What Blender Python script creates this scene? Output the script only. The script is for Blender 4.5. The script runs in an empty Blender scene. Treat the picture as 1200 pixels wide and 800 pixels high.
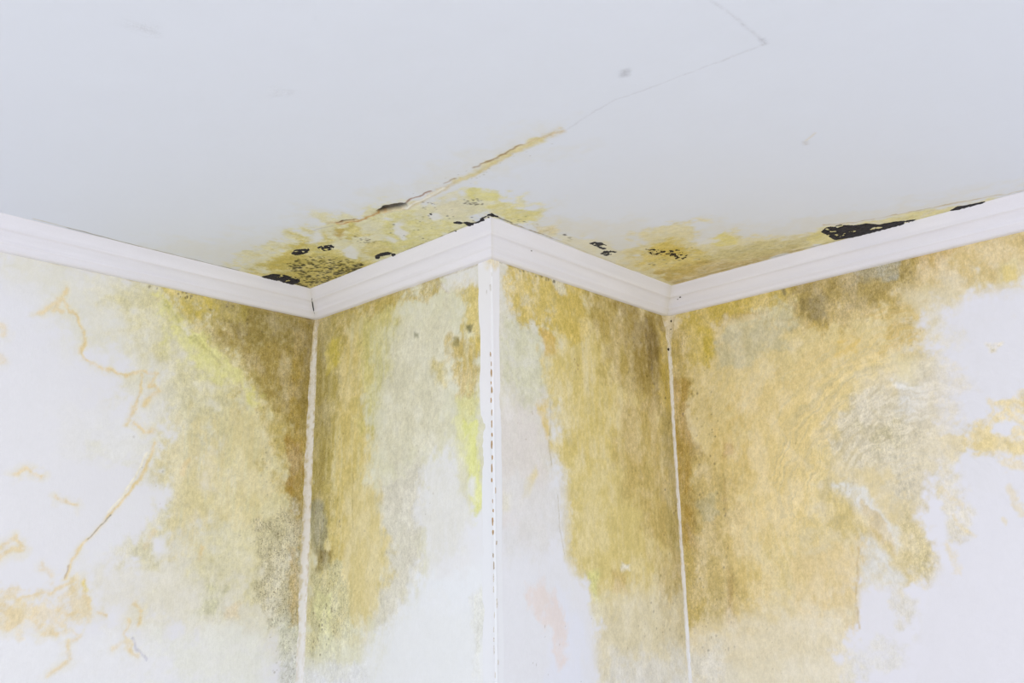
import bpy, math, random
import numpy as np
from mathutils import Matrix

# ---------------------------------------------------------------- camera, light, exposure
scene = bpy.context.scene
COL = scene.collection
YAW, PITCH, ROLL = 0.75906, 0.24865, -0.01813
CAM = (-1.81298, -1.80350, -1.01039)          # metres; z = 0 is the ceiling, the floor lies at -2.6
fwd = np.array([math.cos(PITCH) * math.cos(YAW), math.cos(PITCH) * math.sin(YAW), math.sin(PITCH)])
rgt = np.array([math.sin(YAW), -math.cos(YAW), 0.0])
upv = np.cross(rgt, fwd)
r2 = rgt * math.cos(ROLL) + upv * math.sin(ROLL)
u2 = np.cross(r2, fwd)
cam_data = bpy.data.cameras.new('camera')
cam_data.sensor_width = 36.0
cam_data.lens = 36.0 * 998.98526 / 1200.0
cam_data.clip_start = 0.05
cam = bpy.data.objects.new('camera', cam_data)
cam.matrix_world = Matrix(((r2[0], u2[0], -fwd[0], CAM[0]), (r2[1], u2[1], -fwd[1], CAM[1]),
                           (r2[2], u2[2], -fwd[2], CAM[2]), (0, 0, 0, 1)))
COL.objects.link(cam)
scene.camera = cam

world = bpy.data.worlds.new('overcast_sky')
world.use_nodes = True
wb = world.node_tree.nodes['Background']
wb.inputs['Color'].default_value = (0.963, 0.962, 1.0, 1)
wb.inputs['Strength'].default_value = 1.0
scene.world = world

def area_light(name, loc, target, size_x, size_y, power, colour):
    l = bpy.data.lights.new(name, 'AREA')
    l.shape = 'RECTANGLE'; l.size = size_x; l.size_y = size_y; l.energy = power; l.color = colour
    o = bpy.data.objects.new(name, l)
    d = np.array(target, float) - np.array(loc, float)
    d /= np.linalg.norm(d)
    z = -d
    x = np.cross((0, 0, 1.0), z); x /= np.linalg.norm(x)
    y = np.cross(z, x)
    o.matrix_world = Matrix(((x[0], y[0], z[0], loc[0]), (x[1], y[1], z[1], loc[1]), (x[2], y[2], z[2], loc[2]), (0, 0, 0, 1)))
    COL.objects.link(o)
# daylight through the big windows on the open side of the room, behind the camera
area_light('window_daylight', (-4.2, -3.6, -2.0), (-0.6, -0.5, 0.0), 3.0, 1.2, 70.0, (1.0, 0.985, 0.96))

scene.view_settings.view_transform = 'Standard'
scene.view_settings.look = 'None'
scene.view_settings.gamma = 1.0
scene.view_settings.use_curve_mapping = False
scene.view_settings.exposure = 0.185

# ---------------------------------------------------------------- the place, in metres
L2, L3 = 0.97583, 0.98654               # widths of the two faces of the wall corner that juts into the room
H = 2.6                           # room height
FAR = 3.4                         # how far the two long walls run
PT, PB, HT = 0.09068, 0.01277, 0.09     # cornice: reach along the ceiling, thickness at its foot, drop

def srgb(c):
    if isinstance(c, str):
        c = [int(c[i:i + 2], 16) for i in (0, 2, 4)]
    c = np.array(c[:3], float) / 255.0
    return np.where(c <= 0.04045, c / 12.92, ((c + 0.055) / 1.055) ** 2.4)
GAIN = 1.13
def paint(c):                     # paint colour -> albedo
    a = np.minimum(srgb(c) * GAIN, 0.93)
    y = float(a @ np.array((0.2126, 0.7152, 0.0722)))
    k = 1 - a[2] / max(a.max(), 1e-6)                # how yellow the pigment is
    return np.clip((y + (a - y) * 0.93) * (0.99 - 0.055 * k * k, 1.0 + 0.03 * k * k, 1.0), 0.004, 0.93)

def mark(o, kind=None, label=None, cat=None, group=None):
    if kind: o['kind'] = kind
    if label: o['label'] = label
    if cat: o['category'] = cat
    if group: o['group'] = group
    return o

# ---------------------------------------------------------------- noise and painting helpers
RNG = np.random.default_rng(7)
LAT = RNG.random((257, 257)).astype(np.float32)
LAT[256] = LAT[0]; LAT[:, 256] = LAT[:, 0]
def vnoise(x, y):
    xi = np.floor(x).astype(int); yi = np.floor(y).astype(int)
    fx = x - xi; fy = y - yi
    fx = fx * fx * (3 - 2 * fx); fy = fy * fy * (3 - 2 * fy)
    xi %= 256; yi %= 256
    a = LAT[xi, yi]; b = LAT[xi + 1, yi]; c = LAT[xi, yi + 1]; d = LAT[xi + 1, yi + 1]
    return (a + (b - a) * fx) * (1 - fy) + (c + (d - c) * fx) * fy
def fbm(x, y, octaves=4, seed=0, rough=0.55):
    s = np.zeros_like(x, dtype=np.float32); amp = 1.0; tot = 0.0
    for k in range(octaves):
        s += amp * vnoise(x * 2 ** k + 17.3 * seed + 5.1 * k, y * 2 ** k + 31.7 * seed + 9.7 * k)
        tot += amp; amp *= rough
    return np.clip((s / tot - 0.5) * 2.1 + 0.5, 0, 1)
def sstep(a, b, x):
    t = np.clip((x - a) / (b - a), 0, 1)
    return t * t * (3 - 2 * t)
def poly_sd(u, v, P):             # signed distance, inside > 0
    P = np.asarray(P, float)
    d = np.full(u.shape, 1e9); ins = np.zeros(u.shape, bool)
    n = len(P)
    for i in range(n):
        ax, ay = P[i]; bx, by = P[(i + 1) % n]
        ex, ey = bx - ax, by - ay
        wx, wy = u - ax, v - ay
        t = np.clip((wx * ex + wy * ey) / (ex * ex + ey * ey + 1e-12), 0, 1)
        d = np.minimum(d, (wx - ex * t) ** 2 + (wy - ey * t) ** 2)
        c = ((ay > v) != (by > v)) & (u < (bx - ax) * (v - ay) / (by - ay + 1e-12) + ax)
        ins ^= c
    d = np.sqrt(d)
    return np.where(ins, d, -d)
def line_d(u, v, P):
    P = np.asarray(P, float)
    d = np.full(u.shape, 1e9)
    for i in range(len(P) - 1):
        ax, ay = P[i]; bx, by = P[i + 1]
        ex, ey = bx - ax, by - ay
        t = np.clip(((u - ax) * ex + (v - ay) * ey) / (ex * ex + ey * ey + 1e-12), 0, 1)
        d = np.minimum(d, (u - ax - ex * t) ** 2 + (v - ay - ey * t) ** 2)
    return np.sqrt(d)

class Skin:
    """Stain colours, grain and relief of one plaster surface, laid down in its own metres (u along, v down)."""
    def __init__(self, name, u, v, base, seed, swirl=None):
        self.u, self.v, self.seed, self.arcs = u, v, seed, swirl
        n = len(u)
        self.col = np.tile(paint(base), (n, 1)).astype(np.float32)
        self.grain = np.zeros(n, np.float32); self.speck = np.zeros(n, np.float32); self.h = np.zeros(n, np.float32)
        self.warp_a = fbm(u * 14, v * 14, 5, seed + 1) - 0.5
        self.warp_b = fbm(u * 40, v * 40, 4, seed + 2) - 0.5
        self.brk = {0: fbm(u * 34, v * 34, 5, seed + 3, 0.7), 1: fbm(u * 75, v * 9, 5, seed + 4, 0.65),
                    2: fbm(u * 90, v * 90, 3, seed + 5, 0.7)}
        if swirl:
            du, dv = u - swirl[0], v - swirl[1]
            r = np.hypot(du, dv); a = np.arctan2(dv, du)
            self.brk[3] = fbm(r * 110 + 4 * self.warp_a, a * 3.0, 5, seed + 6, 0.65)
        else:
            self.brk[3] = self.brk[1]
    def lay(self, L):
        kind, colour, alpha, feather, warp, brk, tex, grain, speck, rise, width, P = L
        pad = feather + warp + width + 0.02
        lo = np.min(P, 0) - pad; hi = np.max(P, 0) + pad
        s = np.nonzero((self.u > lo[0]) & (self.u < hi[0]) & (self.v > lo[1]) & (self.v < hi[1]))[0]
        if not len(s): return
        u, v = self.u[s], self.v[s]
        w = warp * (1.5 * self.warp_a[s] + 0.8 * self.warp_b[s])
        if kind == 'P':
            m = sstep(-1.5 * feather, 1.5 * feather, poly_sd(u, v, P) + 2 * w)
        elif kind == 'L':
            m = 1 - sstep(max(width - feather, 0), width + feather, line_d(u + 1.2 * w, v + warp * 1.2 * self.warp_b[s], P) )
        if kind == 'D':
            sd = poly_sd(u, v, P); m = np.zeros(len(s), np.float32)
            rg = np.random.default_rng(int(abs(P[0][0]) * 7919 + abs(P[0][1]) * 104729))
            inside = np.nonzero(sd > 0)[0]
            for k in rg.choice(inside, min(int(brk), len(inside)), replace=False) if len(inside) else []:
                rad = width * rg.uniform(0.5, 1.4)
                d = np.hypot((u - u[k]) * rg.uniform(0.7, 1.2), (v - v[k]) * rg.uniform(0.6, 1.1))
                m = np.maximum(m, (1 - sstep(rad * 0.6, rad * 1.3, d)) * rg.uniform(0.5, 1.0))
        elif brk > 0:
            t = self.brk[tex][s]
            w0 = 0.25 if tex == 3 else 0.12
            m = m * (1 - brk + brk * sstep(w0, 1 - w0, t + 0.4 * (m - 0.6)) * 1.25)
        m = np.clip(m * alpha, 0, 1)
        self.col[s] += (paint(colour) - self.col[s]) * m[:, None]
        self.grain[s] += (grain - self.grain[s]) * m
        self.speck[s] += (speck - self.speck[s]) * m
        self.h[s] += rise * m

    def weather(self, base, amount=0.45):
        # worn spots let the old paint through, so no stain stays one even tone
        u, v, n = self.u, self.v, self.seed
        a = fbm(u * 60, v * 50, 5, n + 7, 0.8); b = fbm(u * 170, v * 110, 2, n + 8, 0.7); c = fbm(u * 18, v * 12, 4, n + 9, 0.6)
        k = amount * (0.14 * sstep(0.35, 1.0, a) + 0.05 * sstep(0.4, 1.0, b) + 0.45 * sstep(0.3, 0.95, c))
        self.col += (paint(base) - self.col) * np.clip(k, 0, 0.8)[:, None]
        d = 0.13 * (b - 0.5) + 0.22 * (a - 0.5) + 0.16 * (c - 0.5)
        if self.arcs is not None:     # trowel scrapes sweep round in arcs
            r = np.hypot(u - self.arcs[0], v - self.arcs[1])
            e = (self.brk[3] - 0.5) * sstep(0.14, 0.27, r) * (1 - sstep(0.48, 0.62, r)) * (1 - sstep(-0.05, 0.12, v - self.arcs[1]))
            d = d + 0.34 * e; self.h += 0.0012 * e
        self.col *= (1 + d * np.clip(self.grain * 5, 0, 1))[:, None]

# ---------------------------------------------------------------- materials
def plaster_material(name, bump=0.25, streak=(1.0, 1.0, 0.6)):
    m = bpy.data.materials.new(name); m.use_nodes = True
    nt = m.node_tree; N = nt.nodes; K = nt.links
    b = N['Principled BSDF']
    b.inputs['Roughness'].default_value = 0.75
    b.inputs['Specular IOR Level'].default_value = 0.25
    def attr(n):
        a = N.new('ShaderNodeAttribute'); a.attribute_name = n; return a
    def math_(op, a, c=None, clamp=False):
        q = N.new('ShaderNodeMath'); q.operation = op; q.use_clamp = clamp
        for i, x in enumerate((a, c)):
            if x is None: continue
            if isinstance(x, (int, float)): q.inputs[i].default_value = x
            else: K.new(x, q.inputs[i])
        return q.outputs[0]
    def noise(scale, detail, rough, vec):
        q = N.new('ShaderNodeTexNoise'); q.inputs['Scale'].default_value = scale
        q.inputs['Detail'].default_value = detail; q.inputs['Roughness'].default_value = rough
        K.new(vec, q.inputs['Vector']); return q.outputs['Fac']
    tc = N.new('ShaderNodeTexCoord')
    mp = N.new('ShaderNodeMapping'); mp.inputs['Scale'].default_value = streak
    K.new(tc.outputs['Object'], mp.inputs['Vector'])
    obj_v, str_v = tc.outputs['Object'], mp.outputs['Vector']
    col, grain, speck = attr('paint'), attr('grain'), attr('speck')
    n1 = noise(330, 3, 0.7, str_v)
    n2 = noise(95, 4, 0.7, str_v)
    n3 = noise(190, 3, 0.65, obj_v)
    # mottled mould: darken and lighten the stain with the grain
    g = math_('ADD', math_('MULTIPLY', math_('SUBTRACT', n1, 0.5), 3.6), math_('MULTIPLY', math_('SUBTRACT', n2, 0.5), 1.5))
    mp2 = N.new('ShaderNodeMapping'); mp2.inputs['Scale'].default_value = (1, 1, 0.10 if streak[2] < 0.9 else 1)
    K.new(tc.outputs['Object'], mp2.inputs['Vector'])
    n4 = noise(300, 2, 0.6, mp2.outputs['Vector'])
    g = math_('ADD', g, math_('MULTIPLY', math_('SUBTRACT', n4, 0.5), 1.8))
    g = math_('MULTIPLY', g, grain.outputs['Fac'])
    f = math_('MAXIMUM', math_('ADD', 1.0, g), 0.25)
    mul = N.new('ShaderNodeVectorMath'); mul.operation = 'SCALE'
    K.new(col.outputs['Color'], mul.inputs[0]); K.new(f, mul.inputs['Scale'])
    # pinhead mould specks
    sp = math_('MULTIPLY', math_('MULTIPLY', math_('SUBTRACT', n3, 0.565), 11.0, True), speck.outputs['Fac'])
    mx = N.new('ShaderNodeMix'); mx.data_type = 'RGBA'
    K.new(sp, mx.inputs['Factor']); K.new(mul.outputs[0], mx.inputs[6])
    mx.inputs[7].default_value = (0.13, 0.095, 0.04, 1)
    K.new(mx.outputs[2], b.inputs['Base Color'])
    bp = N.new('ShaderNodeBump'); bp.inputs['Strength'].default_value = bump; bp.inputs['Distance'].default_value = 0.002
    K.new(n2, bp.inputs['Height']); K.new(bp.outputs[0], b.inputs['Normal'])
    return m
MAT_WALL = plaster_material('stained_wall_paint', 0.35)
MAT_CEIL = plaster_material('stained_ceiling_paint', 0.10, (1, 1, 1))
MAT_CAULK = plaster_material('old_filler', 0.5, (1, 1, 0.5))

def simple_material(name, rgb, rough=0.6, noise_scale=60.0, vary=0.06, bump=0.1, stretch=(1, 1, 1), dist=0.002):
    m = bpy.data.materials.new(name); m.use_nodes = True
    N, K = m.node_tree.nodes, m.node_tree.links
    b = N['Principled BSDF']; b.inputs['Roughness'].default_value = rough
    tc = N.new('ShaderNodeTexCoord'); mp = N.new('ShaderNodeMapping'); mp.inputs['Scale'].default_value = stretch
    K.new(tc.outputs['Object'], mp.inputs['Vector'])
    n = N.new('ShaderNodeTexNoise'); n.inputs['Scale'].default_value = noise_scale; n.inputs['Detail'].default_value = 5
    K.new(mp.outputs[0], n.inputs['Vector'])
    r = N.new('ShaderNodeValToRGB')
    r.color_ramp.elements[0].position = 0.3; r.color_ramp.elements[1].position = 0.7
    lo = [max(0, c * (1 - vary)) for c in rgb]; hi = [min(1, c * (1 + vary)) for c in rgb]
    r.color_ramp.elements[0].color = (*lo, 1); r.color_ramp.elements[1].color = (*hi, 1)
    K.new(n.outputs['Fac'], r.inputs[0]); K.new(r.outputs[0], b.inputs['Base Color'])
    bp = N.new('ShaderNodeBump'); bp.inputs['Strength'].default_value = bump; bp.inputs['Distance'].default_value = dist
    K.new(n.outputs['Fac'], bp.inputs['Height']); K.new(bp.outputs[0], b.inputs['Normal'])
    return m
MAT_TRIM = plaster_material('cornice_paint', 0.15, (1, 1, 1))
MAT_BLACK = simple_material('black_mould', (0.011, 0.010, 0.016), 0.7, 240, 0.55, 0.8)
MAT_GREY = simple_material('grey_black_mould', (0.034, 0.035, 0.04), 0.75, 260, 0.7, 0.8)
MAT_BROWN = simple_material('brown_black_mould', (0.035, 0.024, 0.009), 0.8, 260, 0.6, 0.8)
MAT_RUST = simple_material('rusty_bead_hole', (0.30, 0.20, 0.095), 0.85, 300, 0.5, 0.5)
MAT_GAP = simple_material('open_joint', (0.02, 0.02, 0.018), 0.9, 200, 0.4, 0.3)
MAT_FLOOR = simple_material('pale_floor_boards', (0.72, 0.71, 0.69), 0.5, 3, 0.08, 0.05, (1, 8, 1))

# ---------------------------------------------------------------- surfaces
def ticks(total, fine, step, start=0.0):
    a = list(np.arange(start, fine, step)); s = step; x = a[-1] + step
    while x < total - s * 0.6:
        a.append(x); s = min(s * 1.35, 0.25); x += s
    a.append(total)
    return np.array(a)

def grid_object(name, us, vs, place, normal, skin_args, layers, mat, keep=None, rough=0.0005):
    U, V = np.meshgrid(us, vs, indexing='ij')
    u, v = U.ravel(), V.ravel()
    sk = Skin(name, u, v, *skin_args)
    for L in layers: sk.lay(L)
    sk.weather(skin_args[0], 0.28 if mat is MAT_WALL else 0.15)
    relief = sk.h + rough * (fbm(u * 9, v * 9, 5, skin_args[1] + 9) - 0.5) * 2
    co = place(u, v) + np.asarray(normal) * relief[:, None]
    nu, nv = len(us), len(vs)
    i = np.arange(nu * nv).reshape(nu, nv)
    q = np.stack([i[:-1, :-1], i[1:, :-1], i[1:, 1:], i[:-1, 1:]], -1).reshape(-1, 4)
    if keep is not None:
        mu = (us[:-1] + us[1:]) / 2; mv = (vs[:-1] + vs[1:]) / 2
        k = keep(mu[:, None], mv[None, :]).ravel()
        q = q[k]
        used = np.zeros(nu * nv, bool); used[q] = True
        remap = np.cumsum(used) - 1
        q = remap[q]; co = co[used]; sel = used
    else:
        sel = slice(None)
    a, b_, c = co[q[0, 0]], co[q[0, 1]], co[q[0, 2]]
    if np.dot(np.cross(b_ - a, c - a), normal) < 0: q = q[:, ::-1]
    return mesh_from(name, co, q, mat, paintcol=sk.col[sel], grain=sk.grain[sel], speck=sk.speck[sel])

def mesh_from(name, co, quads, mat, paintcol=None, grain=None, speck=None, parent=None, smooth=True):
    co = np.asarray(co, np.float32); q = np.asarray(quads, np.int32)
    me = bpy.data.meshes.new(name)
    k = q.shape[1]
    me.vertices.add(len(co)); me.vertices.foreach_set('co', co.ravel())
    me.loops.add(q.size); me.loops.foreach_set('vertex_index', q.ravel())
    me.polygons.add(len(q)); me.polygons.foreach_set('loop_start', np.arange(0, q.size, k, dtype=np.int32))
    me.update(calc_edges=True)
    me.polygons.foreach_set('use_smooth', np.full(len(q), smooth))
    if paintcol is not None:
        a = me.attributes.new('paint', 'FLOAT_COLOR', 'POINT')
        a.data.foreach_set('color', np.concatenate([paintcol, np.ones((len(co), 1))], 1).astype(np.float32).ravel())
        for n, x in (('grain', grain), ('speck', speck)):
            a = me.attributes.new(n, 'FLOAT', 'POINT'); a.data.foreach_set('value', np.asarray(x, np.float32))
    me.materials.append(mat); me.update()
    o = bpy.data.objects.new(name, me); COL.objects.link(o)
    if parent: o.parent = parent
    return o

# stain layers, bottom first:
# (kind P patch / L line / D dots, colour, strength, feather, edge wander, break-up, break-up pattern, grain, specks, relief, width, outline), metres on the surface
STAINS = {
 'C': [
  ('P', 'D4D3CC', .55, .0577, .0385, .2, 0, .02, 0, 0, 0, [(-.7071, .8632), (-.5444, .499), (-.4355, .0318), (-.3855, -.5766), (-.3057, -.563), (-.2847, -.2339), (-.0128, -.2466), (.3255, -.1746), (.8542, -.1133), (-.0804, -.0902), (-.0173, .9646)]),
  ('P', 'D5D2C8', .5, .0462, .0346, .2, 0, .02, 0, 0, 0, [(.0521, -.189), (.306, -.3939), (.5812, -.6576), (.6577, -.8456), (.8351, -1.3179), (1.0306, -1.308), (.9593, -.0235)]),
  ('P', 'D8D0A4', .8, .0192, .0346, .25, 0, .12, .05, 0, 0, [(-.4335, .7753), (-.458, .6484), (-.444, .4637), (-.4231, .3048), (-.3489, .1035), (-.3264, .0113), (-.3186, -.1299), (-.2808, -.2299), (-.1538, -.24), (-.0302, -.2209), (.0292, -.1671), (-.0041, -.0967), (-.0965, -.1026), (-.0052, .983), (-.302, .9781)]),
  ('P', 'D8CFA0', .6, .0096, .0154, .3, 0, .1, 0, 0, 0, [(-.4947, .2617), (-.4279, .2526), (-.3881, .1774), (-.3671, .1211), (-.3665, .2505), (-.4057, .3074)]),
  ('P', 'CFBD6C', .85, .0154, .0269, .3, 0, .25, .25, 0, 0, [(-.37, .8006), (-.4056, .5764), (-.4116, .3921), (-.331, .3456), (-.357, .2415), (-.2722, .2895), (-.2634, .4411), (-.1311, .4295), (-.006, .5642), (-.0089, .9716), (-.2466, .9531)]),
  ('P', 'C6B055', .7, .0154, .0192, .4, 0, .35, .9, 0, 0, [(-.3386, .6854), (-.3176, .5602), (-.1578, .4903), (-.0171, .5746), (-.0126, .9602), (-.2058, .8548)]),
  ('P', 'C9B04E', .6, .0096, .0135, .4, 0, .2, .3, 0, 0, [(-.3389, .7964), (-.3706, .6334), (-.3842, .4483), (-.3521, .5478), (-.3245, .7083), (-.282, .8459)]),
  ('P', 'B8963C', .75, .0077, .0096, .3, 0, .2, 0, 0, 0, [(-.3587, .3618), (-.3485, .3117), (-.2881, .3778), (-.29, .4225)]),
  ('P', 'CDB968', .7, .0115, .0135, .35, 0, .2, .2, 0, 0, [(-.2362, .3605), (-.2097, .2818), (-.1264, .3332), (-.11, .457), (-.1626, .4594)]),
  ('P', 'D3C77C', .7, .0135, .0192, .45, 0, .15, .1, 0, 0, [(-.3348, .1633), (-.3021, .0407), (-.2137, .0659), (-.1381, -.0066), (-.1001, -.0047), (-.0094, .1907), (-.0078, .3694), (-.1509, .3341)]),
  ('P', 'D8CC78', .7, .0096, .0154, .4, 0, .1, .08, 0, 0, [(-.2839, -.1635), (-.2696, -.2251), (-.1885, -.2394), (-.1457, -.1801), (-.2172, -.1283)]),
  ('P', 'D6C87C', .75, .0096, .0154, .4, 0, .12, .1, 0, 0, [(-.1821, -.1277), (-.1629, -.2145), (-.028, -.205), (.0216, -.1597), (-.0242, -.1159), (-.1003, -.1173)]),
  ('P', 'D5CDAE', .7, .0135, .0154, .3, 0, .1, 0, 0, 0, [(-.3106, -.0468), (-.268, -.1463), (-.16, -.1049), (-.1707, -.0035), (-.248, .0065)]),
  ('P', 'D8D9D8', 1, .0077, .0096, .15, 0, .02, 0, 0, 0, [(-.401, .4227), (-.4063, .367), (-.332, .4196), (-.3294, .4819), (-.3711, .4782)]),
  ('P', 'D9D9D6', 1, .0077, .0096, .15, 0, .02, 0, 0, 0, [(-.2581, .4583), (-.2577, .3918), (-.1647, .4614), (-.1507, .5196), (-.201, .5193)]),
  ('P', 'DADADA', .9, .0077, .0096, .15, 0, .02, 0, 0, 0, [(-.2842, .1525), (-.2702, .1201), (-.1498, .2247), (-.1462, .264), (-.2232, .2121)]),
  ('P', 'DADAD8', .8, .0058, .0077, .15, 0, .02, 0, 0, 0, [(-.223, .2735), (-.2165, .2466), (-.1601, .2557), (-.1525, .2916)]),
  ('P', 'DCDCDC', .85, .0058, .0058, .1, 0, .02, 0, 0, 0, [(-.2406, .0267), (-.2264, .0039), (-.1887, .0231), (-.1986, .0514)]),
  ('P', 'D8D6CC', .6, .0058, .0058, .1, 0, .02, 0, 0, 0, [(-.303, -.1125), (-.283, -.1482), (-.2506, -.1131), (-.2673, -.08)]),
  ('L', 'CDB98C', .8, .0077, .0096, .35, 0, .15, 0, 0, .0077, [(-.4137, .2958), (-.364, .2101), (-.3503, .1139), (-.3144, .0259), (-.3303, -.0697), (-.3395, -.1886), (-.3336, -.2844), (-.3472, -.4251), (-.3531, -.5478), (-.349, -.5944)]),
  ('L', 'D6C68A', .7, .0077, .0115, .3, 0, .1, 0, 0, .0096, [(-.3385, -.2049), (-.3399, -.3074), (-.3541, -.4317), (-.3507, -.5315)]),
  ('L', 'C48A3C', .75, .0042, .0077, .25, 0, .15, 0, 0, .0042, [(-.3889, .2816), (-.3599, .2156), (-.3503, .1139), (-.3325, .0433)]),
  ('L', '8A5A2C', .9, .0031, .0058, .1, 0, .15, 0, -.004, .0038, [(-.3967, .2795), (-.39, .2444), (-.3718, .2082)]),
  ('L', '33261A', .9, .0027, .0038, 0, 0, .15, 0, -.004, .0031, [(-.3935, .2572), (-.3827, .228)]),
  ('L', '8F5B33', .85, .0035, .0058, .2, 0, .15, 0, -.002, .0035, [(-.3332, .0266), (-.3542, -.0299), (-.3485, -.0685), (-.3464, -.1031)]),
  ('L', '9B7A52', .7, .0023, .0038, .2, 0, .15, 0, 0, .0027, [(-.3548, -.1738), (-.3513, -.2153)]),
  ('L', '8E6434', .75, .0031, .0058, .3, 0, .15, 0, -.001, .0031, [(-.3582, -.2968), (-.3535, -.3438), (-.3555, -.3901), (-.3609, -.4382), (-.3626, -.4756)]),
  ('L', 'C9B290', .5, .0027, .0038, .3, 0, .15, 0, 0, .0023, [(-.3626, -.4756), (-.3521, -.561), (-.3463, -.603)]),
  ('L', 'E3E0D6', .8, .0035, .0038, .1, 0, .15, 0, .002, .0038, [(-.3176, .0378), (-.3236, -.0086), (-.3264, -.0651), (-.334, -.147)]),
  ('L', 'B8B3AC', .6, .0023, .0038, .1, 0, .15, 0, 0, .0023, [(-.4174, .3977), (-.4144, .3549), (-.3922, .3042)]),
  ('P', '17150F', .97, .0048, .0058, 0, 0, .1, 0, -.012, 0, [(-.3562, .1105), (-.365, .0746), (-.3568, .0449), (-.3412, .0169), (-.3256, .028), (-.3265, .0507), (-.3443, .0767)]),
  ('P', '66563C', .5, .0058, .0038, .2, 0, .1, 0, 0, 0, [(-.3591, .0822), (-.3408, .0252), (-.3313, .029), (-.3479, .0802)]),
  ('D', 'D8CDA8', .5, .0038, 0, 20, 0, 0, 0, 0, .0038, [(-.2874, .3142), (-.2661, .253), (-.2102, .3035), (-.2315, .3668)]),
  ('D', '4A3C18', .85, .0038, 0, 26, 0, 0, 0, 0, .0029, [(-.2972, .3236), (-.2162, .3092), (-.1915, .3506), (-.2509, .3637)]),
  ('D', '2E2612', 1, .0038, 0, 170, 0, 0, 0, 0, .0042, [(-.3202, .7043), (-.2885, .5788), (-.1629, .4833), (-.1124, .6337), (-.0845, .8821), (-.1675, .8464)]),
  ('D', '2A2210', 1, .0038, 0, 110, 0, 0, 0, 0, .0054, [(-.288, .7232), (-.2693, .6078), (-.1529, .5216), (-.1234, .6183), (-.108, .8466)]),
  ('D', '241D0E', 1, .0038, 0, 60, 0, 0, 0, 0, .0058, [(-.1324, .6786), (-.1372, .5682), (-.124, .5065), (-.0959, .5542), (-.0877, .6895)]),
  ('D', '241D0E', 1, .0038, 0, 40, 0, 0, 0, 0, .0058, [(-.1734, .8658), (-.1518, .8594), (-.0892, .8865), (-.0773, .9046), (-.1337, .8992)]),
  ('D', '2E2612', .9, .0038, 0, 60, 0, 0, 0, 0, .0046, [(-.1323, .6525), (-.1187, .5136), (-.0904, .5617), (-.0823, .8511), (-.0963, .8642)]),
  ('D', '3A3018', .8, .0038, 0, 40, 0, 0, 0, 0, .0031, [(-.2435, -.12), (-.2056, -.1733), (-.1624, -.1292), (-.2092, -.1016)]),
  ('D', '4A3A1A', .8, .0038, 0, 16, 0, 0, 0, 0, .0029, [(-.3244, -.025), (-.277, -.0535), (-.2436, -.0156), (-.2747, .0143)]),
  ('D', '2A241A', .8, .0038, 0, 40, 0, 0, 0, 0, .0025, [(-.3097, .1961), (-.1821, -.1277), (-.1002, -.0805), (-.0682, .3233)]),
  ('D', '221E16', .95, .0038, 0, 12, 0, 0, 0, 0, .0038, [(.1628, -.1569), (.1941, -.1663), (.2615, -.1245), (.2248, -.1112)]),
  ('D', '3A3020', .7, .0038, 0, 16, 0, 0, 0, 0, .0029, [(-.0432, -.0976), (-.0066, -.189), (.073, -.1706), (.0463, -.0859)]),
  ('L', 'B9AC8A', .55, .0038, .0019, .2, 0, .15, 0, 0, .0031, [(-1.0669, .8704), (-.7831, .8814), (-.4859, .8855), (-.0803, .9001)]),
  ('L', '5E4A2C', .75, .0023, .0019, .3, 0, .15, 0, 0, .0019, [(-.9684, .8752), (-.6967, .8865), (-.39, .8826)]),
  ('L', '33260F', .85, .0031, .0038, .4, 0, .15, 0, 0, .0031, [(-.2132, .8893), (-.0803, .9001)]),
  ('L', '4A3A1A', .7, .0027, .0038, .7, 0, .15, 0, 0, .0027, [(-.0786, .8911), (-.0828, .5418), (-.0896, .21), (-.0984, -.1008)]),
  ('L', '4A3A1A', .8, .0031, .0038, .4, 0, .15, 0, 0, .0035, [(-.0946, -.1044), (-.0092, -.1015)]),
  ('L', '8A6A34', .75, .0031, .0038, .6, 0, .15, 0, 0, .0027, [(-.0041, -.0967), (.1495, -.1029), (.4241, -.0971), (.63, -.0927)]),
  ('P', 'D9C790', .7, .0096, .0115, .3, 0, .25, 0, 0, 0, [(.0748, -.1331), (.106, -.163), (.1581, -.1319), (.1042, -.1212)]),
  ('P', 'D9D2B4', .7, .0135, .0173, .3, 0, .08, 0, 0, 0, [(.1695, -.122), (.25, -.1989), (.5108, -.1793), (.7728, -.1067), (.4379, -.0262)]),
  ('P', 'D9CDA0', .85, .0173, .0269, .25, 0, .12, .04, 0, 0, [(.4859, -.1793), (.3505, -.3363), (.3353, -.422), (.4078, -.4914), (.5396, -.4542), (.5682, -.5444), (.6715, -.5801), (.7602, -.6861), (.8223, -.7453), (.8388, -.8237), (.863, -.6976), (.9599, -.0386), (.701, -.02)]),
  ('P', 'D6BE62', .8, .0154, .0192, .35, 0, .2, .15, 0, 0, [(.5217, -.1896), (.4435, -.2979), (.4996, -.3947), (.5798, -.3835), (.7073, -.3656), (.8257, -.251), (.8223, -.1115), (.6666, -.1272)]),
  ('P', 'D3B54A', .7, .0096, .0115, .4, 0, .2, .3, 0, 0, [(.4733, -.2597), (.5059, -.3574), (.5813, -.3624), (.6267, -.3129), (.5543, -.2206)]),
  ('P', 'BFA056', .6, .0115, .0154, .4, 0, .25, .15, 0, 0, [(.6917, -.1247), (.7349, -.2433), (.767, -.3981), (.8305, -.6221), (.8783, -.5988), (.9418, -.1106)]),
  ('P', 'DCCB72', .75, .0077, .0115, .3, 0, .1, 0, 0, 0, [(.5718, -.4636), (.5439, -.5212), (.6361, -.5249), (.6814, -.4802), (.639, -.4398)]),
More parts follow.
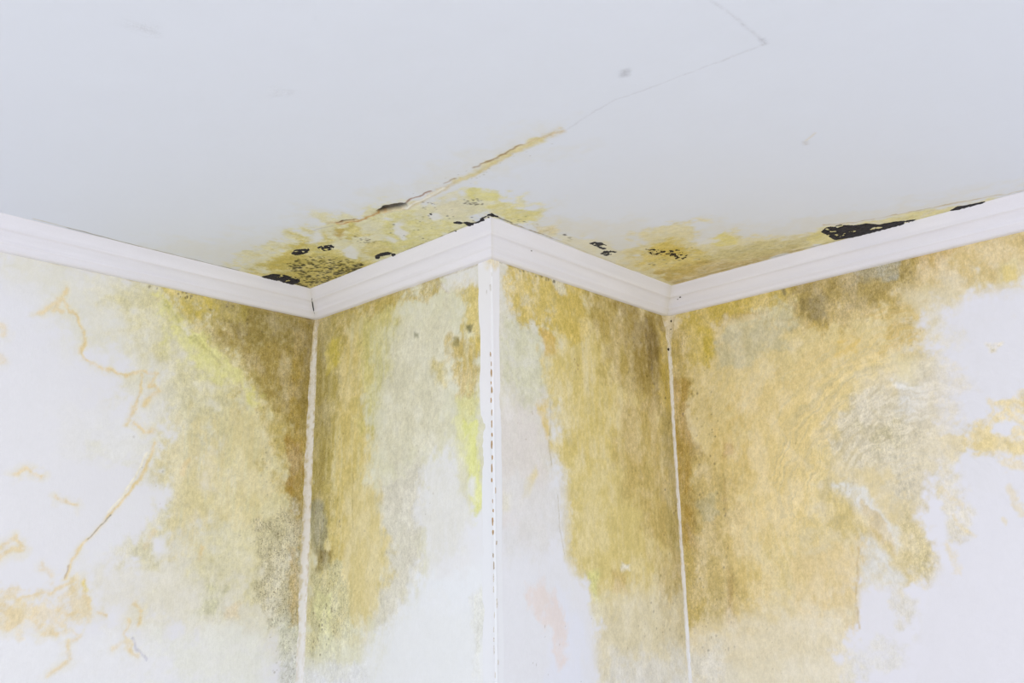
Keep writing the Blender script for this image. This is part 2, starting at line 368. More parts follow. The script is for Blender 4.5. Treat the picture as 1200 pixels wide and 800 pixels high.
  ('P', 'CDBF86', .7, .0115, .0154, .4, 0, .2, .15, 0, 0, [(.6854, -.3449), (.6814, -.4802), (.7692, -.6519), (.8016, -.7256), (.8552, -.7012), (.8379, -.3914)]),
  ('P', 'DADBDE', .75, .0077, .0096, .2, 0, .02, 0, 0, 0, [(.5255, -.3979), (.524, -.4605), (.592, -.4612), (.5925, -.3955)]),
  ('P', 'DACB84', .8, .0077, .0115, .35, 0, .15, .05, 0, 0, [(.7959, -.6988), (.7468, -.7562), (.7501, -.8194), (.8037, -.9196), (.8275, -1.0274), (.8574, -1.1288), (.8769, -1.2176), (.9557, -1.3034), (.9973, -1.3268), (.9746, -1.1839), (.9803, -.9825), (.9759, -.7918), (.8681, -.6803)]),
  ('L', 'B89A50', .6, .0038, .0077, .5, 0, .15, 0, 0, .0031, [(.7243, -.7749), (.7657, -.854), (.8126, -.9945), (.8384, -1.1105), (.8582, -1.1996), (.8912, -1.3155)]),
  ('L', 'D9CFB4', .7, .0038, .0058, .3, 0, .15, 0, 0, .0058, [(.8805, -1.022), (.852, -1.0693), (.8666, -1.1017)]),
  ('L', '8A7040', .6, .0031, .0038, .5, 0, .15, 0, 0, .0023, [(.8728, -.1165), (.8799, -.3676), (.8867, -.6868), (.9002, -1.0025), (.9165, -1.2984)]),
  ('D', '4A3A18', .75, .0038, 0, 36, 0, 0, 0, 0, .0031, [(.4913, -.2079), (.5798, -.3835), (.7163, -.3258), (.6443, -.1578)]),
  ('D', '5A4A20', .6, .0038, 0, 40, 0, 0, 0, 0, .0023, [(.6854, -.3449), (.7843, -.6446), (.8463, -.6144), (.835, -.1789)]),
  ('D', '7A6A40', .5, .0038, 0, 20, 0, 0, 0, 0, .0019, [(-.3829, -.0188), (-.3531, -.5478), (-.2883, -.5481), (-.2886, -.2379)]),
  ('L', 'C6C8D0', .45, .0027, .0038, .4, 0, .15, 0, 0, .0019, [(-.3463, -.603), (-.3696, -.7712), (-.3495, -.9409), (-.3374, -1.0178)]),
  ('L', 'CACCD3', .4, .0038, .0038, .5, 0, .15, 0, 0, .0038, [(-.3374, -1.0178), (-.3293, -1.122)]),
  ('L', 'C2C4CC', .5, .0038, .0038, .3, 0, .15, 0, 0, .0031, [(-.5502, -1.1185), (-.46, -1.1279), (-.3832, -1.1262), (-.3335, -1.1261)]),
  ('P', 'AEB0B8', .8, .0058, .0038, .1, 0, .25, 0, 0, 0, [(-.352, -1.1245), (-.3487, -1.136), (-.3258, -1.1296), (-.3277, -1.1193)]),
  ('P', 'B0B2BA', .6, .0058, .0038, .1, 0, .25, 0, 0, 0, [(-.4573, -.8581), (-.4534, -.8665), (-.4358, -.8558), (-.4424, -.8493)]),
  ('P', 'C4C6CD', .6, .0154, .0077, .2, 0, .25, 0, 0, 0, [(-1.2708, -.2844), (-1.2339, -.3134), (-1.229, -.295), (-1.257, -.275)]),
  ('P', 'C8CAD1', .5, .0154, .0077, .2, 0, .25, 0, 0, 0, [(-.938, -.2684), (-.9066, -.2943), (-.9014, -.2792), (-.9257, -.2553)]),
  ('P', 'B4AFA8', .7, .0058, .0038, .1, 0, .25, 0, 0, 0, [(.1285, -.9869), (.1379, -.9961), (.1541, -.9862), (.1417, -.9806)]),
  ('L', 'D6CDBE', .6, .0031, .0038, .1, 0, .15, 0, 0, .0031, [(.1319, -.9966), (.1128, -1.0279)]),
 ],
 '1': [
  ('P', 'D9D6CA', 1, .05, .04, .3, 0, .03, 0, 0, 0, [(1.1654, .0043), (.9763, -.0026), (.5875, .0402), (.4763, .3496), (.5568, .4791), (.7054, .4121), (.8424, .3763), (.9558, .2582), (1.1072, .1814)]),
  ('P', 'D8D2BA', .95, .08, .06, .25, 0, .1, .05, 0, 0, [(.8974, .0209), (-.0371, .0067), (-.0982, 1.3734), (.186, 1.3245), (.6039, 1.2247), (.6324, 1.0577), (.5549, .8456), (.6114, .6831), (.6565, .4909), (.7431, .3037)]),
  ('P', 'D9D6C2', .6, .028, .02, .5, 0, .1, 0, 0, 0, [(.9216, .5749), (.5786, .5679), (.5997, .6544), (.7578, .7062), (.8745, .6749)]),
  ('P', 'D8D3C4', .7, .032, .028, .2, 0, .06, 0, 0, 0, [(.7789, 1.0035), (.5173, .9539), (-.0616, .9859), (-.0732, 1.2257), (.552, 1.2029), (.7737, 1.1761)]),
  ('P', 'D5CA9A', .8, .07, .06, .35, 0, .16, .1, 0, 0, [(.7319, .1263), (-.0375, .0136), (-.0674, .9554), (.2, 1.0992), (.3535, .9544), (.4318, .7287), (.4341, .4946), (.5542, .3314)]),
  ('P', 'CEC59C', .6, .032, .04, .4, 0, .2, 0, 0, 0, [(.5811, .3651), (.4476, .3147), (.3306, .6044), (.4101, .8136), (.5097, .872), (.5966, 1.0065), (.6769, 1.0052), (.5596, .7909), (.5786, .5679)]),
  ('P', 'D6CDA2', .5, .05, .04, .4, 1, .15, 0, 0, 0, [(.3985, .5506), (.08, .4553), (.0751, .8947), (.2309, 1.1263), (.4338, 1.0907), (.408, .8419)]),
  ('P', 'DAC488', .35, .04, .04, .8, 1, .1, 0, 0, 0, [(.5786, .5679), (.1, .4251), (.1136, .8346), (.5173, .9539)]),
  ('P', 'C6AE62', .8, .04, .04, .4, 0, .3, .15, 0, 0, [(.5425, .0305), (-.0455, .019), (-.0585, .6099), (.0604, .8333), (.138, .7132), (.2029, .5004), (.3144, .357), (.4987, .2618)]),
  ('P', 'A98E44', .85, .032, .036, .35, 0, .4, .3, 0, 0, [(.4697, .0371), (-.0501, .032), (-.053, .4141), (.0583, .5178), (.1717, .4336), (.284, .3051), (.4218, .233)]),
  ('P', '95803F', .6, .018, .024, .45, 0, .4, .3, 0, 0, [(.4306, .0417), (-.0502, .0355), (-.0506, .2803), (.146, .2512), (.2902, .21), (.4252, .1866)]),
  ('P', 'B19A45', .75, .012, .016, .3, 0, .3, 0, 0, 0, [(.4889, .0348), (.314, .0373), (.3106, .1587), (.4256, .1803), (.4914, .1554)]),
  ('P', 'D2B64C', .7, .014, .018, .4, 0, .2, .15, 0, 0, [(.6334, .0287), (.4316, .0291), (.3614, .1586), (.4744, .1708), (.5858, .1313)]),
  ('L', 'DED47A', .6, .016, .028, .45, 0, .1, 0, 0, .02, [(.6518, .1239), (.5644, .2065), (.4499, .2843), (.3309, .3593), (.2411, .4418)]),
  ('P', 'DBD488', .6, .02, .024, .5, 0, .1, 0, 0, 0, [(.591, .2477), (.4534, .2385), (.3144, .357), (.3936, .3989), (.5243, .3267)]),
  ('L', 'B0A65E', .5, .006, .012, .5, 0, .15, 0, 0, .004, [(.6152, .1374), (.5418, .2236), (.4636, .2712), (.3751, .3408)]),
  ('P', 'B39440', .8, .012, .016, .4, 1, .45, .5, 0, 0, [(.1009, .126), (-.0426, .0404), (-.0593, .7059), (-.0507, .9858), (.0474, 1.0155), (.0783, .8338), (.0876, .5207)]),
  ('P', 'AA8430', .75, .008, .014, .4, 1, .4, .4, 0, 0, [(.0987, .5855), (.0441, .581), (.0351, .8327), (.0529, .9097), (.0854, .8339)]),
  ('P', '8D793C', .5, .008, .01, .5, 1, .4, .5, 0, 0, [(.0709, .1204), (-.0465, .0397), (-.0501, .5132), (-.026, .7077), (.0633, .4207)]),
  ('P', 'C2B896', .75, .018, .02, .55, 0, .55, .9, 0, 0, [(.1969, .8813), (.062, .8025), (-.0341, 1.0159), (-.0319, 1.2522), (.1323, 1.2308), (.1934, 1.0995)]),
  ('P', 'C4C5B4', .6, .016, .016, .4, 0, .35, .7, 0, 0, [(.1348, 1.1879), (-.0423, 1.1798), (-.0562, 1.4547), (.1067, 1.4429), (.0996, 1.3322)]),
  ('P', 'C0A263', .6, .008, .01, .5, 1, .4, .4, 0, 0, [(.0895, .9551), (.0362, .9553), (-.0311, 1.2376), (.0569, 1.2358)]),
  ('P', 'BDB98A', .5, .02, .016, .5, 0, .3, 0, 0, 0, [(.419, 1.0912), (.3124, 1.0951), (.3211, 1.191), (.3969, 1.1865)]),
  ('P', 'D6C199', .6, .008, .008, .3, 0, .2, 0, 0, 0, [(.3178, 1.1501), (.2556, 1.1421), (.2586, 1.192), (.3089, 1.189)]),
  ('P', 'DFDFE2', .8, .032, .024, .2, 0, .03, 0, 0, 0, [(1.0326, 1.1823), (.7346, 1.1981), (.5504, 1.221), (.1903, 1.2549), (.1123, 1.3451), (.1051, 1.4706), (1.0112, 1.3611)]),
  ('P', 'DCDCD2', .7, .036, .028, .4, 0, .06, 0, 0, 0, [(.552, 1.2029), (.1591, 1.229), (.0789, 1.4599), (.4791, 1.4128)]),
  ('P', 'DEDEE2', .6, .036, .028, .3, 0, .02, 0, 0, 0, [(.7953, .5888), (.6039, .4414), (.5834, .5111), (.654, .6722), (.7591, .693)]),
  ('P', 'DCDCE0', .6, .024, .016, .3, 0, .02, 0, 0, 0, [(.7258, .9018), (.6192, .7523), (.5934, .7922), (.659, .9143), (.764, 1.0288), (.8015, 1.023)]),
  ('P', 'DCDBDF', .7, .036, .036, .2, 0, .02, 0, 0, 0, [(1.1514, .1914), (1.002, .1714), (.9471, .3386), (.7953, .5888), (.81, .6964), (.8572, .953), (1.0602, .9524)]),
  ('L', 'DFBA6E', .735, .0064, .01, .6, 0, .12, 0, -.0004, .006, [(.9209, .1619), (.9372, .1991), (.9647, .2214), (.9899, .2594)]),
  ('L', 'DDD3B4', .35, .012, .016, .5, 0, .05, 0, 0, .018, [(.9209, .1619), (.9372, .1991), (.9647, .2214), (.9899, .2594)]),
  ('L', 'DFBA6E', .525, .0064, .01, .6, 0, .12, 0, -.0004, .008, [(.947, .2011), (.9532, .2357), (.9331, .2372)]),
  ('L', 'DDD3B4', .25, .012, .016, .5, 0, .05, 0, 0, .024, [(.947, .2011), (.9532, .2357), (.9331, .2372)]),
  ('L', 'DFBA6E', .7875, .0064, .01, .6, 0, .12, 0, -.0004, .004, [(.9323, .198), (.8973, .2413), (.8654, .2772), (.8505, .3221), (.8489, .3635), (.82, .3923), (.7742, .4022), (.7109, .4129)]),
  ('L', 'DDD3B4', .375, .012, .016, .5, 0, .05, 0, 0, .012, [(.9323, .198), (.8973, .2413), (.8654, .2772), (.8505, .3221), (.8489, .3635), (.82, .3923), (.7742, .4022), (.7109, .4129)]),
  ('L', 'DFBA6E', .42, .0064, .01, .6, 0, .12, 0, -.0004, .008, [(.8505, .3221), (.8548, .3561)]),
  ('L', 'DDD3B4', .2, .012, .016, .5, 0, .05, 0, 0, .024, [(.8505, .3221), (.8548, .3561)]),
  ('L', 'DFBA6E', .63, .0064, .01, .6, 0, .12, 0, -.0004, .0036, [(.7109, .4129), (.6651, .3949), (.6052, .3921), (.6245, .4354)]),
  ('L', 'DDD3B4', .3, .012, .016, .5, 0, .05, 0, 0, .0108, [(.7109, .4129), (.6651, .3949), (.6052, .3921), (.6245, .4354)]),
  ('L', 'DFBA6E', .84, .0064, .01, .6, 0, .12, 0, -.0004, .0068, [(.625, .4297), (.6003, .4496), (.6267, .476), (.6466, .5068)]),
  ('L', 'DDD3B4', .4, .012, .016, .5, 0, .05, 0, 0, .0204, [(.625, .4297), (.6003, .4496), (.6267, .476), (.6466, .5068)]),
  ('L', 'DFBA6E', .63, .0064, .01, .6, 0, .12, 0, -.0004, .0032, [(.6641, .4063), (.6618, .4632), (.6728, .5267), (.6851, .5726)]),
  ('L', 'DDD3B4', .3, .012, .016, .5, 0, .05, 0, 0, .0096, [(.6641, .4063), (.6618, .4632), (.6728, .5267), (.6851, .5726)]),
  ('L', 'DFBA6E', .84, .0064, .01, .6, 0, .12, 0, -.0004, .0068, [(.6643, .5594), (.6283, .5868), (.6004, .5813)]),
  ('L', 'DDD3B4', .4, .012, .016, .5, 0, .05, 0, 0, .0204, [(.6643, .5594), (.6283, .5868), (.6004, .5813)]),
  ('L', 'DFBA6E', .8925, .0064, .01, .6, 0, .12, 0, -.0004, .0032, [(.5965, .6261), (.6185, .6974), (.6504, .7728), (.6883, .8277), (.7319, .8656), (.7721, .9227), (.8074, .9656), (.8298, 1.0076), (.831, 1.0419)]),
  ('L', 'DDD3B4', .425, .012, .016, .5, 0, .05, 0, 0, .0096, [(.5965, .6261), (.6185, .6974), (.6504, .7728), (.6883, .8277), (.7319, .8656), (.7721, .9227), (.8074, .9656), (.8298, 1.0076), (.831, 1.0419)]),
  ('L', 'DFBA6E', .735, .0064, .01, .6, 0, .12, 0, -.0004, .006, [(1.0006, .749), (.9753, .7301), (.9512, .7387), (.9312, .7501)]),
  ('L', 'DDD3B4', .35, .012, .016, .5, 0, .05, 0, 0, .018, [(1.0006, .749), (.9753, .7301), (.9512, .7387), (.9312, .7501)]),
  ('L', 'DFBA6E', .63, .0064, .01, .6, 0, .12, 0, -.0004, .007, [(.8821, .8084), (.857, .8177), (.8261, .8319)]),
  ('L', 'DDD3B4', .3, .012, .016, .5, 0, .05, 0, 0, .021, [(.8821, .8084), (.857, .8177), (.8261, .8319)]),
  ('L', 'DFBA6E', .63, .0064, .01, .6, 0, .12, 0, -.0004, .008, [(1.0257, .9713), (1.005, .9431), (.9887, .9311), (.963, .9599), (.994, .9621)]),
  ('L', 'DDD3B4', .3, .012, .016, .5, 0, .05, 0, 0, .024, [(1.0257, .9713), (1.005, .9431), (.9887, .9311), (.963, .9599), (.994, .9621)]),
  ('L', 'DFBA6E', .42, .0064, .01, .6, 0, .12, 0, -.0004, .008, [(1.0129, .9879), (1.0022, .9668)]),
  ('L', 'DDD3B4', .2, .012, .016, .5, 0, .05, 0, 0, .024, [(1.0129, .9879), (1.0022, .9668)]),
  ('L', 'DFBA6E', .6825, .0064, .01, .6, 0, .12, 0, -.0004, .006, [(.6129, 1.1252), (.5989, 1.1617), (.5989, 1.1922)]),
  ('L', 'DDD3B4', .325, .012, .016, .5, 0, .05, 0, 0, .018, [(.6129, 1.1252), (.5989, 1.1617), (.5989, 1.1922)]),
  ('L', 'DFBA6E', .525, .0064, .01, .6, 0, .12, 0, -.0004, .0048, [(.6353, 1.1697), (.639, 1.2147), (.6137, 1.2615)]),
  ('L', 'DDD3B4', .25, .012, .016, .5, 0, .05, 0, 0, .0144, [(.6353, 1.1697), (.639, 1.2147), (.6137, 1.2615)]),
  ('L', 'DFBA6E', .63, .0064, .01, .6, 0, .12, 0, -.0004, .014, [(1.0082, 1.1203), (.9706, 1.1268), (.9452, 1.156), (.9702, 1.1683)]),
  ('L', 'DDD3B4', .3, .012, .016, .5, 0, .05, 0, 0, .042, [(1.0082, 1.1203), (.9706, 1.1268), (.9452, 1.156), (.9702, 1.1683)]),
  ('L', 'DFBA6E', .5775, .0064, .01, .6, 0, .12, 0, -.0004, .01, [(.936, 1.1193), (.9032, 1.1304), (.9092, 1.1582), (.8888, 1.1782)]),
  ('L', 'DDD3B4', .275, .012, .016, .5, 0, .05, 0, 0, .03, [(.936, 1.1193), (.9032, 1.1304), (.9092, 1.1582), (.8888, 1.1782)]),
  ('L', 'DFBA6E', .5775, .0064, .01, .6, 0, .12, 0, -.0004, .008, [(.8729, 1.1981), (.8356, 1.2007)]),
  ('L', 'DDD3B4', .275, .012, .016, .5, 0, .05, 0, 0, .024, [(.8729, 1.1981), (.8356, 1.2007)]),
  ('L', 'DFBA6E', .63, .0064, .01, .6, 0, .12, 0, -.0004, .008, [(.8337, 1.1292), (.8034, 1.1453), (.7845, 1.1415)]),
  ('L', 'DDD3B4', .3, .012, .016, .5, 0, .05, 0, 0, .024, [(.8337, 1.1292), (.8034, 1.1453), (.7845, 1.1415)]),
  ('L', 'DFBA6E', .525, .0064, .01, .6, 0, .12, 0, -.0004, .006, [(.8273, 1.1005), (.81, 1.0818), (.8179, 1.0521)]),
  ('L', 'DDD3B4', .25, .012, .016, .5, 0, .05, 0, 0, .018, [(.8273, 1.1005), (.81, 1.0818), (.8179, 1.0521)]),
  ('L', 'DFBA6E', .5775, .0064, .01, .6, 0, .12, 0, -.0004, .008, [(.7783, 1.0583), (.7639, 1.1033), (.751, 1.1334)]),
  ('L', 'DDD3B4', .275, .012, .016, .5, 0, .05, 0, 0, .024, [(.7783, 1.0583), (.7639, 1.1033), (.751, 1.1334)]),
  ('L', 'DFBA6E', .525, .0064, .01, .6, 0, .12, 0, -.0004, .006, [(.7997, 1.2272), (.7947, 1.275), (.8207, 1.2961), (.8509, 1.3163)]),
  ('L', 'DDD3B4', .25, .012, .016, .5, 0, .05, 0, 0, .018, [(.7997, 1.2272), (.7947, 1.275), (.8207, 1.2961), (.8509, 1.3163)]),
  ('L', 'DFBA6E', .42, .0064, .01, .6, 0, .12, 0, -.0004, .006, [(.7931, 1.1989), (.7677, 1.2104), (.7857, 1.2235)]),
  ('L', 'DDD3B4', .2, .012, .016, .5, 0, .05, 0, 0, .018, [(.7931, 1.1989), (.7677, 1.2104), (.7857, 1.2235)]),
  ('L', 'DFBA6E', .42, .0064, .01, .6, 0, .12, 0, -.0004, .006, [(.6788, 1.2562), (.6419, 1.2394), (.5986, 1.2828)]),
  ('L', 'DDD3B4', .2, .012, .016, .5, 0, .05, 0, 0, .018, [(.6788, 1.2562), (.6419, 1.2394), (.5986, 1.2828)]),
  ('L', 'DFBA6E', .525, .0064, .01, .6, 0, .12, 0, -.0004, .006, [(.7199, 1.145), (.6935, 1.1563)]),
  ('L', 'DDD3B4', .25, .012, .016, .5, 0, .05, 0, 0, .018, [(.7199, 1.145), (.6935, 1.1563)]),
  ('L', 'DFBA6E', .525, .0064, .01, .6, 0, .12, 0, -.0004, .004, [(.9566, 1.0949), (.8667, 1.0844), (.8217, 1.0618)]),
  ('L', 'DDD3B4', .25, .012, .016, .5, 0, .05, 0, 0, .012, [(.9566, 1.0949), (.8667, 1.0844), (.8217, 1.0618)]),
  ('L', 'DFBA6E', .315, .0064, .01, .6, 0, .12, 0, -.0004, .006, [(.899, 1.0015), (.8761, 1.0407)]),
  ('L', 'DDD3B4', .15, .012, .016, .5, 0, .05, 0, 0, .018, [(.899, 1.0015), (.8761, 1.0407)]),
  ('L', 'DFBA6E', .4725, .0064, .01, .6, 0, .12, 0, -.0004, .008, [(.5015, .7211), (.4925, .6865), (.4759, .6682)]),
  ('L', 'DDD3B4', .225, .012, .016, .5, 0, .05, 0, 0, .024, [(.5015, .7211), (.4925, .6865), (.4759, .6682)]),
  ('L', 'DFBA6E', .5775, .0064, .01, .6, 0, .12, 0, -.0004, .008, [(.4204, .9956), (.4116, .9542)]),
  ('L', 'DDD3B4', .275, .012, .016, .5, 0, .05, 0, 0, .024, [(.4204, .9956), (.4116, .9542)]),
  ('L', 'DFBA6E', .315, .0064, .01, .6, 0, .12, 0, -.0004, .01, [(.6013, .9537), (.5779, .9056)]),
  ('L', 'DDD3B4', .15, .012, .016, .5, 0, .05, 0, 0, .03, [(.6013, .9537), (.5779, .9056)]),
  ('L', 'DFBA6E', .3675, .0064, .01, .6, 0, .12, 0, -.0004, .01, [(1.0914, .3163), (1.0729, .3181), (1.0795, .3404)]),
  ('L', 'DDD3B4', .175, .012, .016, .5, 0, .05, 0, 0, .03, [(1.0914, .3163), (1.0729, .3181), (1.0795, .3404)]),
  ('L', 'DFBA6E', .2625, .0064, .01, .6, 0, .12, 0, -.0004, .008, [(1.0771, .4), (1.0697, .4247)]),
  ('L', 'DDD3B4', .125, .012, .016, .5, 0, .05, 0, 0, .024, [(1.0771, .4), (1.0697, .4247)]),
  ('L', 'DCC24E', .5, .006, .006, .4, 0, .15, 0, 0, .008, [(.7803, 1.0632), (.7639, 1.0786)]),
  ('P', 'DDC9A0', .6, .018, .028, .7, 0, .1, 0, 0, 0, [(1.0249, 1.069), (.9347, 1.0912), (.8441, 1.0756), (.7515, 1.079), (.7139, 1.1552), (.8301, 1.2082), (.901, 1.1914), (1.0127, 1.1724)]),
  ('L', 'EAE2CC', .7, .0028, .006, .2, 0, .15, 0, .0008, .0032, [(.6221, .6561), (.6488, .7293), (.6802, .8009), (.7282, .8499)]),
  ('L', '6F6557', .8, .002, .006, .3, 0, .15, 0, -.0012, .002, [(.7194, .8601), (.7453, .8866), (.7676, .9176), (.7788, .9304)]),
  ('L', 'A58C74', .7, .0024, .004, .3, 0, .15, 0, 0, .002, [(.8298, 1.0076), (.8334, 1.0419)]),
  ('L', 'B9B8C4', .7, .003, .004, .2, 0, .15, 0, .001, .004, [(.6165, 1.2313), (.6005, 1.2626), (.5653, 1.2983)]),
  ('D', '4A3A22', .85, .004, 0, 14, 0, 0, 0, 0, .003, [(.5596, .0793), (.5035, .0796), (.5068, .1179), (.5629, .1142)]),
  ('D', '4A3A22', .85, .004, 0, 12, 0, 0, 0, 0, .0028, [(.4261, .0852), (.346, .0877), (.3509, .1147), (.4176, .1122)]),
  ('D', '5C4520', .8, .004, 0, 5, 0, 0, 0, 0, .0032, [(.6734, .0772), (.6323, .077), (.6358, .1053), (.6708, .1069)]),
  ('D', '5C4A28', .6, .004, 0, 70, 0, 0, 0, 0, .0026, [(.5107, .1094), (.0219, .0974), (.0199, .3824), (.2509, .284)]),
  ('D', '6A5A30', .55, .004, 0, 130, 0, 0, 0, 0, .0024, [(.243, .4105), (.0885, .292), (.0053, 1.4262), (.1149, 1.4144), (.196, .896)]),
  ('D', '7A6A50', .45, .004, 0, 36, 0, 0, 0, 0, .0022, [(.69, .5786), (.1344, .4613), (.0971, 1.1321), (.6167, 1.084)]),
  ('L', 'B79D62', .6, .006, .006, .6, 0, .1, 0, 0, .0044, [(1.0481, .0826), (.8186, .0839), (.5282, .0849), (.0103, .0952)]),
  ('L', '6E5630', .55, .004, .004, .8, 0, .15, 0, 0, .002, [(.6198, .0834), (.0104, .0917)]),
 ],
 '2': [
  ('P', 'D3CFB0', .9, .0367, .0306, .15, 0, .1, 0, 0, 0, [(-.0955, -.0052), (1.0707, .0197), (1.0572, .7807), (.8302, .9228), (.6738, 1.1248), (.5544, 1.3829), (-.0252, 1.424)]),
  ('P', 'D0CBBC', .8, .0327, .0286, .25, 0, .18, .15, 0, 0, [(.4013, .736), (.6686, .6459), (.6721, .9699), (.5509, 1.2309), (.3753, 1.2917)]),
  ('P', 'D2CCB2', .7, .0327, .0286, .25, 0, .16, .1, 0, 0, [(.4177, .2236), (.7921, .1807), (.792, .4388), (.7106, .6502), (.4485, .7395), (.3917, .4671)]),
  ('P', 'D2BE78', .85, .0327, .0286, .25, 1, .16, .08, 0, 0, [(-.0753, .027), (.5248, .0126), (.5267, .1676), (.384, .2487), (.3557, .5536), (.4054, .8513), (.4806, 1.0475), (.3753, 1.2917), (.0586, 1.309)]),
  ('P', 'CFB668', .7, .0286, .0286, .5, 1, .2, 0, 0, 0, [(.145, .187), (.3416, .1926), (.3284, .7305), (.4074, .9081), (.4143, 1.1021), (.273, 1.1317), (.1452, 1.105), (.1224, .4624)]),
  ('P', 'D6C48C', .7, .0286, .0204, .4, 1, .1, 0, 0, 0, [(.2273, .7229), (.4391, .7388), (.4663, 1.0203), (.3721, 1.2115), (.2265, 1.1888)]),
  ('P', 'C9BE72', .6, .0286, .0204, .5, 1, .2, 0, 0, 0, [(.2777, .1472), (.5257, .1206), (.4836, .3289), (.395, .5582), (.3208, .5496)]),
  ('P', 'BDA24C', .8, .0143, .0245, .35, 0, .4, .3, 0, 0, [(-.0514, .0319), (.7499, .0355), (.75, .1355), (.3796, .1264), (.2257, .1695), (.1179, .1986), (-.0344, .1812)]),
  ('P', 'B6A050', .8, .0143, .0204, .4, 1, .4, .35, 0, 0, [(-.0628, .0366), (.1686, .0445), (.1644, .4359), (.166, .8398), (.0556, .9566), (-.0463, .5138)]),
  ('P', 'A48F4A', .55, .0102, .0143, .5, 1, .45, .5, 0, 0, [(-.0557, .1254), (.1035, .1451), (.1159, .7146), (.0416, .8338)]),
  ('P', 'D4BC46', .7, .0122, .0143, .4, 0, .2, 0, 0, 0, [(.0718, .1831), (.1508, .1914), (.1672, .2904), (.0904, .3006)]),
  ('P', '9A9370', .85, .0082, .0102, .35, 1, .45, .5, 0, 0, [(-.0261, .8024), (.099, .7906), (.1238, .9282), (.1135, 1.0173), (.0467, .9866)]),
  ('P', '8C7634', .7, .0122, .0163, .5, 1, .4, .8, 0, 0, [(.0446, .9564), (.1535, .9823), (.1364, 1.0468), (.0521, 1.0645)]),
  ('P', 'CFC9A0', .7, .0204, .0184, .4, 0, .45, .8, 0, 0, [(.04, 1.0466), (.2173, 1.0181), (.2784, 1.2424), (.21, 1.342), (.05, 1.338)]),
  ('P', 'D5D29C', .6, .0122, .0163, .6, 1, .3, 0, 0, 0, [(.0658, 1.1058), (.147, 1.1338), (.1927, 1.3017), (.112, 1.3202)]),
  ('P', 'C3A654', .85, .0163, .0204, .35, 1, .3, .15, 0, 0, [(.792, .3255), (.9115, .3341), (.9171, .5127), (.8705, .5869), (.8, .468)]),
  ('P', 'D3B75A', .75, .0122, .0163, .4, 1, .25, .2, 0, 0, [(.7921, .1365), (1.032, .131), (.9808, .1955), (.9149, .3763), (.8645, .3392), (.8534, .1945)]),
  ('P', 'C6B060', .6, .0122, .0122, .3, 0, .25, 0, 0, 0, [(.7002, .381), (.7674, .4123), (.7593, .4758), (.7176, .4497)]),
  ('P', 'D9D59A', .7, .0143, .0184, .5, 1, .12, 0, 0, 0, [(.816, .5255), (.9174, .4858), (.9125, .9007), (.8795, .8741), (.8308, .7682)]),
  ('P', 'DDDB80', .6, .0082, .0143, .45, 1, .1, 0, 0, 0, [(.8549, .6118), (.9165, .566), (.9116, .9751), (.8904, .9048), (.8612, .8092)]),
  ('P', 'DCDCD6', .9, .0061, .0061, .1, 0, .05, 0, 0, 0, [(.8691, .7762), (.8917, .7728), (.891, .8392), (.8725, .8228)]),
  ('P', 'DBDBDC', .85, .0184, .0204, .25, 0, .03, 0, 0, 0, [(.6525, .7136), (.7313, .6797), (.7719, .6511), (.8499, .7956), (.8683, .8736), (.9116, .9751), (.9102, 1.0968), (.6738, 1.1248), (.6375, .8625)]),
  ('P', 'D8D7D0', .7, .0204, .0204, .5, 1, .05, 0, 0, 0, [(.6694, .7151), (.8615, .7705), (.8599, .9989), (.6727, 1.0221)]),
  ('P', 'DEE1E5', .95, .0327, .0245, .15, 1, .02, 0, 0, 0, [(.6321, 1.0739), (.9825, .9753), (1.0615, 1.4139), (.3826, 1.4741), (.4875, 1.2856)]),
  ('P', 'DDDFE0', .85, .0286, .0245, .25, 0, .02, 0, 0, 0, [(.3726, 1.225), (.5912, 1.1262), (1.0334, 1.1197), (1.0448, 1.4155), (.2426, 1.4877)]),
  ('P', 'DAD9C2', .6, .0286, .0204, .4, 1, .12, 0, 0, 0, [(.1031, 1.264), (.3493, 1.2259), (.3549, 1.3592), (.0855, 1.3921)]),
  ('P', 'D9D9CC', .5, .0122, .0122, .5, 1, .25, 0, 0, 0, [(.8664, 1.1215), (.981, 1.0967), (.9074, 1.332), (.872, 1.3346)]),
  ('P', 'DDDEE0', .7, .0204, .0163, .3, 0, .15, .15, 0, 0, [(-.0726, 1.3706), (.3769, 1.3313), (.3826, 1.4741), (-.0615, 1.5115)]),
  ('P', 'DBDADA', .8, .0102, .0122, .35, 0, .05, 0, 0, 0, [(.7284, .0303), (1.0363, .0279), (1.0354, .1545), (.8537, .1598), (.7414, .1335)]),
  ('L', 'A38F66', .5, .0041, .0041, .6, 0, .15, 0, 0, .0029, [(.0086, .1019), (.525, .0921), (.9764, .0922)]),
  ('P', '6E6A3E', .7, .0041, .0041, .2, 0, .25, 0, 0, 0, [(.5976, .2558), (.6247, .2611), (.625, .2821), (.598, .277)]),
  ('P', '7D7444', .6, .0041, .0041, .2, 0, .25, 0, 0, 0, [(.8002, .3156), (.8246, .3203), (.8245, .343), (.8002, .3385)]),
  ('P', '5F5A30', .8, .0041, .0041, .2, 0, .25, 0, 0, 0, [(.8648, .2913), (.8886, .2876), (.8844, .3149), (.8686, .3147)]),
  ('D', '6A5424', .6, .0041, 0, 70, 0, 0, 0, 0, .0024, [(.0103, .1266), (.3287, .1252), (.3169, .4568), (.0498, .7096)]),
  ('D', '5A4420', .7, .0041, 0, 110, 0, 0, 0, 0, .0029, [(.0339, .8024), (.2078, .8418), (.2226, 1.3001), (.0626, 1.3656)]),
  ('D', '7A6430', .5, .0041, 0, 40, 0, 0, 0, 0, .0022, [(.1826, .3741), (.792, .3255), (.6732, 1.0737), (.273, 1.1317)]),
  ('L', '8B7430', .5, .002, .0061, .7, 0, .15, 0, 0, .002, [(.2661, .6807), (.2817, .9037)]),
 ],
 '3': [
